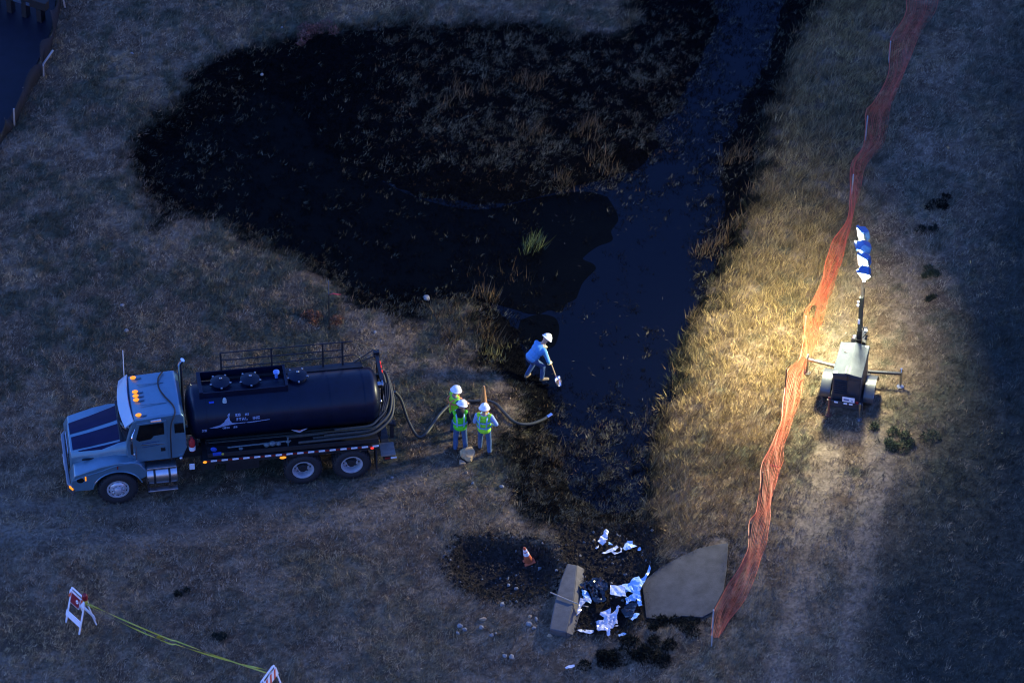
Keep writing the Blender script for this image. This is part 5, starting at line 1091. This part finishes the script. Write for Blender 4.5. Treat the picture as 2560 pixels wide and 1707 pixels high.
# ------------------------------------------------------------------ plants one can tell apart
def ragged(name, px, py, w_, h, cols, label, cat, seed, group=None, wid=.03, aspect=.6):
    """low ragged weed patch: short leaves lying all ways over an uneven area"""
    r = np.random.default_rng(seed); g = G(px, py, -.01); o = empty(name, g, 0, label, cat, group); n = int(400+2200*w_*w_)
    k = int(4+6*w_); cx = r.normal(0, w_*.45, k); cy = r.normal(0, w_*.45*aspect, k); cr = w_*(.12+.28*r.random(k)); i = r.integers(0, k, n); a = r.random(n)*6.283; q = cr[i]*np.sqrt(r.random(n))
    X = cx[i]+np.cos(a)*q; Y = cy[i]+np.sin(a)*q; Z = samp(HF, X+g.x, Y+g.y)-g.z+h*(.7*np.maximum(0, 1-(q/cr[i])**2)*r.random(n)); base = np.stack([X, Y, Z], -1)
    a2 = r.random(n)*6.283; el = r.random(n)*1.1; L = (.05+.10*r.random(n))*(.6+h); tip = base+np.stack([np.cos(a2)*np.cos(el)*L, np.sin(a2)*np.cos(el)*L, np.sin(el)*L], -1)
    c = np.array(cols)[r.integers(0, len(cols), n)]*(.5+r.random((n, 1))); lo = mesh_blades('leaves', base, tip, wid*(.6+.8*r.random(n)), c, gm); lo.parent = o; lo['kind'] = 'stuff'; return o
def leafy(name, px, py, n, h, spread, cols, label, cat, seed, wid=.03, droop=.25, upright=.5, group=None, stem=True):
    r = np.random.default_rng(seed); g = G(px, py, -.02); o = empty(name, g, 0, label, cat, group)
    a = r.random(n)*6.283; rad = spread*np.sqrt(r.random(n)); bx, by = np.cos(a)*rad*.9+r.normal(0, .1, n)*spread, np.sin(a)*rad*.75; k0 = r.integers(0, 6, n); kx, ky = r.normal(0, spread*.5, 6), r.normal(0, spread*.4, 6); bx = bx*.5+kx[k0]; by = by*.5+ky[k0]; base = np.stack([bx, by, samp(HF, bx+g.x, by+g.y)-g.z-.03], -1)
    L = h*(.3+.7*r.random(n))*(.6+.6*r.random(6))[r.integers(0, 6, n)]; ln = (.15+.9*r.random(n))*(1.1-upright); a3 = r.random(n)*6.283; d = np.stack([.2+np.cos(a3)*np.sin(ln)+r.normal(0, .22, n), .05+np.sin(a3)*np.sin(ln)+r.normal(0, .22, n), np.cos(ln)], -1)
    tip = base+d*L[:, None]; c = np.array(cols)[r.integers(0, len(cols), n)]*(.6+.8*r.random((n, 1)))
    lo = mesh_blades('leaves', base, tip, wid*(.6+.8*r.random(n)), c, gm); lo.parent = o; lo['kind'] = 'stuff'
    if stem:
        b = MB()
        for k in range(5):
            q = r.random()*6.28; b.tube([(kx[k], ky[k], -.05), (kx[k]+.1*math.cos(q), ky[k]+.1*math.sin(q), h*.4)], [.008, .004], 5)
        b.build('stems', mat('plant_stem', (.10, .08, .04), .8), o)['kind'] = 'stuff'
    return o
leafy('weed_plant', 1325, 636, 260, .85, .30, [(.11, .14, .05), (.14, .155, .065), (.06, .08, .03)], 'pale green weed standing alone in the black pond', 'plant', 1, .03, upright=.9)
rd = [(.15, .09, .045), (.10, .062, .032), (.17, .115, .06), (.045, .034, .022), (.022, .02, .015), (.07, .06, .04)]
for i, (x, y, h, w_, lab) in enumerate([
    (1262, 728, .9, .45, 'tall brown reed clump at the near edge of the scum film'), (1215, 745, .75, .4, 'brown reed clump on the bank left of the tall one by the scum'),
    (1205, 845, .8, .45, 'rusty brown reed clump on the bank left of the digging worker'), (1150, 790, .7, .5, 'ochre grass clump above the standing workers'), (1135, 850, .6, .45, 'low brown grass clump just above the lime vested workers'),
    (1235, 880, .55, .45, 'olive brown grass clump lowest on the bank beside the digging worker'), (1500, 420, .7, .5, 'pale brown reed clump by the far corner of the water'), (1470, 340, .7, .45, 'brown reed clump in the far weed stand above the water'),
    (1400, 455, .6, .4, 'ochre reed clump at the tip of the far weed stand'), (1340, 330, .6, .4, 'straw coloured clump in the middle of the far weed stand'), (1135, 235, .6, .45, 'pale dry clump in the far weed stand at its left'), (1325, 200, .6, .4, 'dry clump near the upper edge of the far weed stand'),
    (1830, 400, .8, .45, 'grey brown reed clump on the far right water edge'), (1815, 590, .9, .40, 'orange brown reed clump on the right water edge level with the floodlights'), (1780, 640, .8, .4, 'dark reed clump on the right water edge below the orange brown one'),
    (1620, 1080, .7, .35, 'brown reed clump on the right edge of the lower ditch'), (1445, 1130, .6, .4, 'brown reed clump in the middle of the lower ditch'), (1395, 1150, .45, .3, 'small ochre clump in the lower ditch near the hose'), (1555, 1150, .5, .3, 'small olive clump in the lower ditch at its right')]):
    leafy('reed_clump', x, y, 200, h*.8, w_*1.25, rd if i not in (5, 18) else [(.16, .15, .07), (.12, .11, .05)], lab, 'reeds', 30+i, .02, upright=.62, group='reed clumps round the pond')
dk = [(.006, .008, .006), (.010, .013, .009), (.004, .005, .004)]
for i, (x, y, h, w_, lab) in enumerate([
    (1615, 1632, .55, 1.0, 'large black green bush below the concrete apron'), (1510, 1648, .4, .8, 'low dark bush in front of the culvert'), (1690, 1560, .35, .8, 'dark weeds along the lower edge of the concrete apron'),
    (2352, 512, .35, .40, 'dark round bush in the upper right grass'), (2366, 494, .22, .2, 'small dark tuft above the dark round bush'), (2335, 575, .25, .22, 'small dark bush in the right hand grass below the round one'), (2297, 574, .18, .2, 'flat dark tuft left of the small dark bush'),
    (2240, 1095, .5, .8, 'dark green bush on the right of the light tower'), (2328, 690, .35, .4, 'olive bush in the right hand grass level with the floodlights'), (2325, 745, .22, .2, 'small dark tuft below the olive bush'),
    (455, 1488, .22, .25, 'small dark weed right of the barricade with the red sign'), (545, 1595, .22, .3, 'dark weed behind the caution tape')]):
    ragged('bush', x, y, w_, h*.7, dk if i < 5 else [(.014, .018, .014), (.022, .028, .02), (.03, .034, .024)] if i not in (7, 8) else [(.035, .045, .028), (.05, .06, .032), (.02, .028, .018)], lab, 'bush', 70+i)
ragged('red_weed', 770, 80, .8, .25, [(.22, .085, .07), (.16, .08, .065), (.10, .07, .05)], 'reddish weed patch at the upper edge of the hollow', 'plant', 95)
ragged('red_weed', 805, 800, .6, .25, [(.26, .10, .05), (.18, .08, .05), (.12, .08, .05)], 'rusty weed patch around the steel stake', 'plant', 96)

# ------------------------------------------------------------------ upper left corner: paved road, dark ditch, silt fence remains, dark beam added for a shaded gap
def road():
    pts = [(-420, 520), (-6, 345), (22, 275), (62, 195), (95, 125), (118, 70), (128, 0), (140, -60), (-420, -60)]
    z = .03; b = MB(); P2 = [D(x, y, z) for x, y in pts]; b.add(P2+[p-Vector((0, 0, .25)) for p in P2], [tuple(range(len(P2)))]+[(i, i+len(P2), (i+1) % len(P2)+len(P2), (i+1) % len(P2)) for i in range(len(P2))])
    tag(b.build('road', mat('wet_asphalt', (.006, .007, .015), .5, spec=.16, noise=.3, nscale=2.5), None), 'dark paved surface in the upper left corner', kind='structure')
road()
g = GD(40, 205); o = empty('silt_fence', g, 0, 'sagging dark silt fence with pale posts along the upper left pavement', 'fence'); O = g.copy()
fl = [GD(x, y) for x, y in [(-30, 395), (8, 320), (33, 292), (62, 230), (92, 178), (112, 130), (128, 70), (138, 22), (146, -40)]]
sp = spline(fl, 6); b = MB(); vs = []
for i, p in enumerate(sp): q = p-O; hgt = .42+.16*math.sin(i*.9); vs += [q, q+Vector((-.10-.10*math.sin(i*.7), .03, hgt))]
b.add(vs, [(2*i, 2*i+2, 2*i+3, 2*i+1) for i in range(len(sp)-1)]); f = b.build('fabric', mat('black_silt_fabric', (.005, .005, .006), .8), o, True); f.modifiers.new('t', 'SOLIDIFY').thickness = .006
pm = mat('weathered_post', (.30, .27, .25), .7)
for a, c in (((33, 290), (35, 250)), ((100, 176), (102, 150)), ((150, 18), (145, -12))):
    p = GD(*a); L = (a[1]-c[1])*1.088/67; b = MB(); b.bar(p-O-Vector((0, 0, .1)), p-O+Vector(((c[0]-a[0])*.012, 0, L)), .045, .045); b.build('post', pm, o)
b = MB(); p = GD(97, 160); b.bar(p-O+Vector((-.02, 0, .1)), D(122, 116, .35)-O, .05, .04); b.build('post', pm, o)
def gap_beam():  # beam, posts and plates invented to stand in for a dark shaded gap
    a, c = D(-60, -2, .03), D(112, 52, .03); o = empty('shade_gap_beam', a, 0, 'long dark beam added in place of a shaded gap in the upper left corner', 'gap_beam'); d = (c-a); L = d.length; d.normalize(); n = Vector((-d.y, d.x, 0)); dk_ = mat('gap_beam_black', (.004, .004, .005), .7)
    b = MB(); b.bar(Vector((0, 0, .62)), d*L+Vector((0, 0, .62)), .22, .30); b.build('beam', dk_, o, bevel=.02)
    for k in range(5): b = MB(); b.box(d*(L*(k+.5)/5)+Vector((0, 0, .24)), (.16, .24, .48), (0, 0, math.atan2(d.y, d.x))); b.build('gap_beam_post', dk_, o)
    for t, w_ in ((.12, .0), (.40, .22), (.62, .22), (.76, .06)):
        b = MB(); b.box(d*(L*t)-n*.116+Vector((0, 0, .56)), (w_+.06, .012, .12), (0, 0, math.atan2(d.y, d.x))); b.build('pale_plate', mat('plate_dim_blue', (.035, .06, .10), .5), o)
gap_beam()
field(); oilveg(); clods()
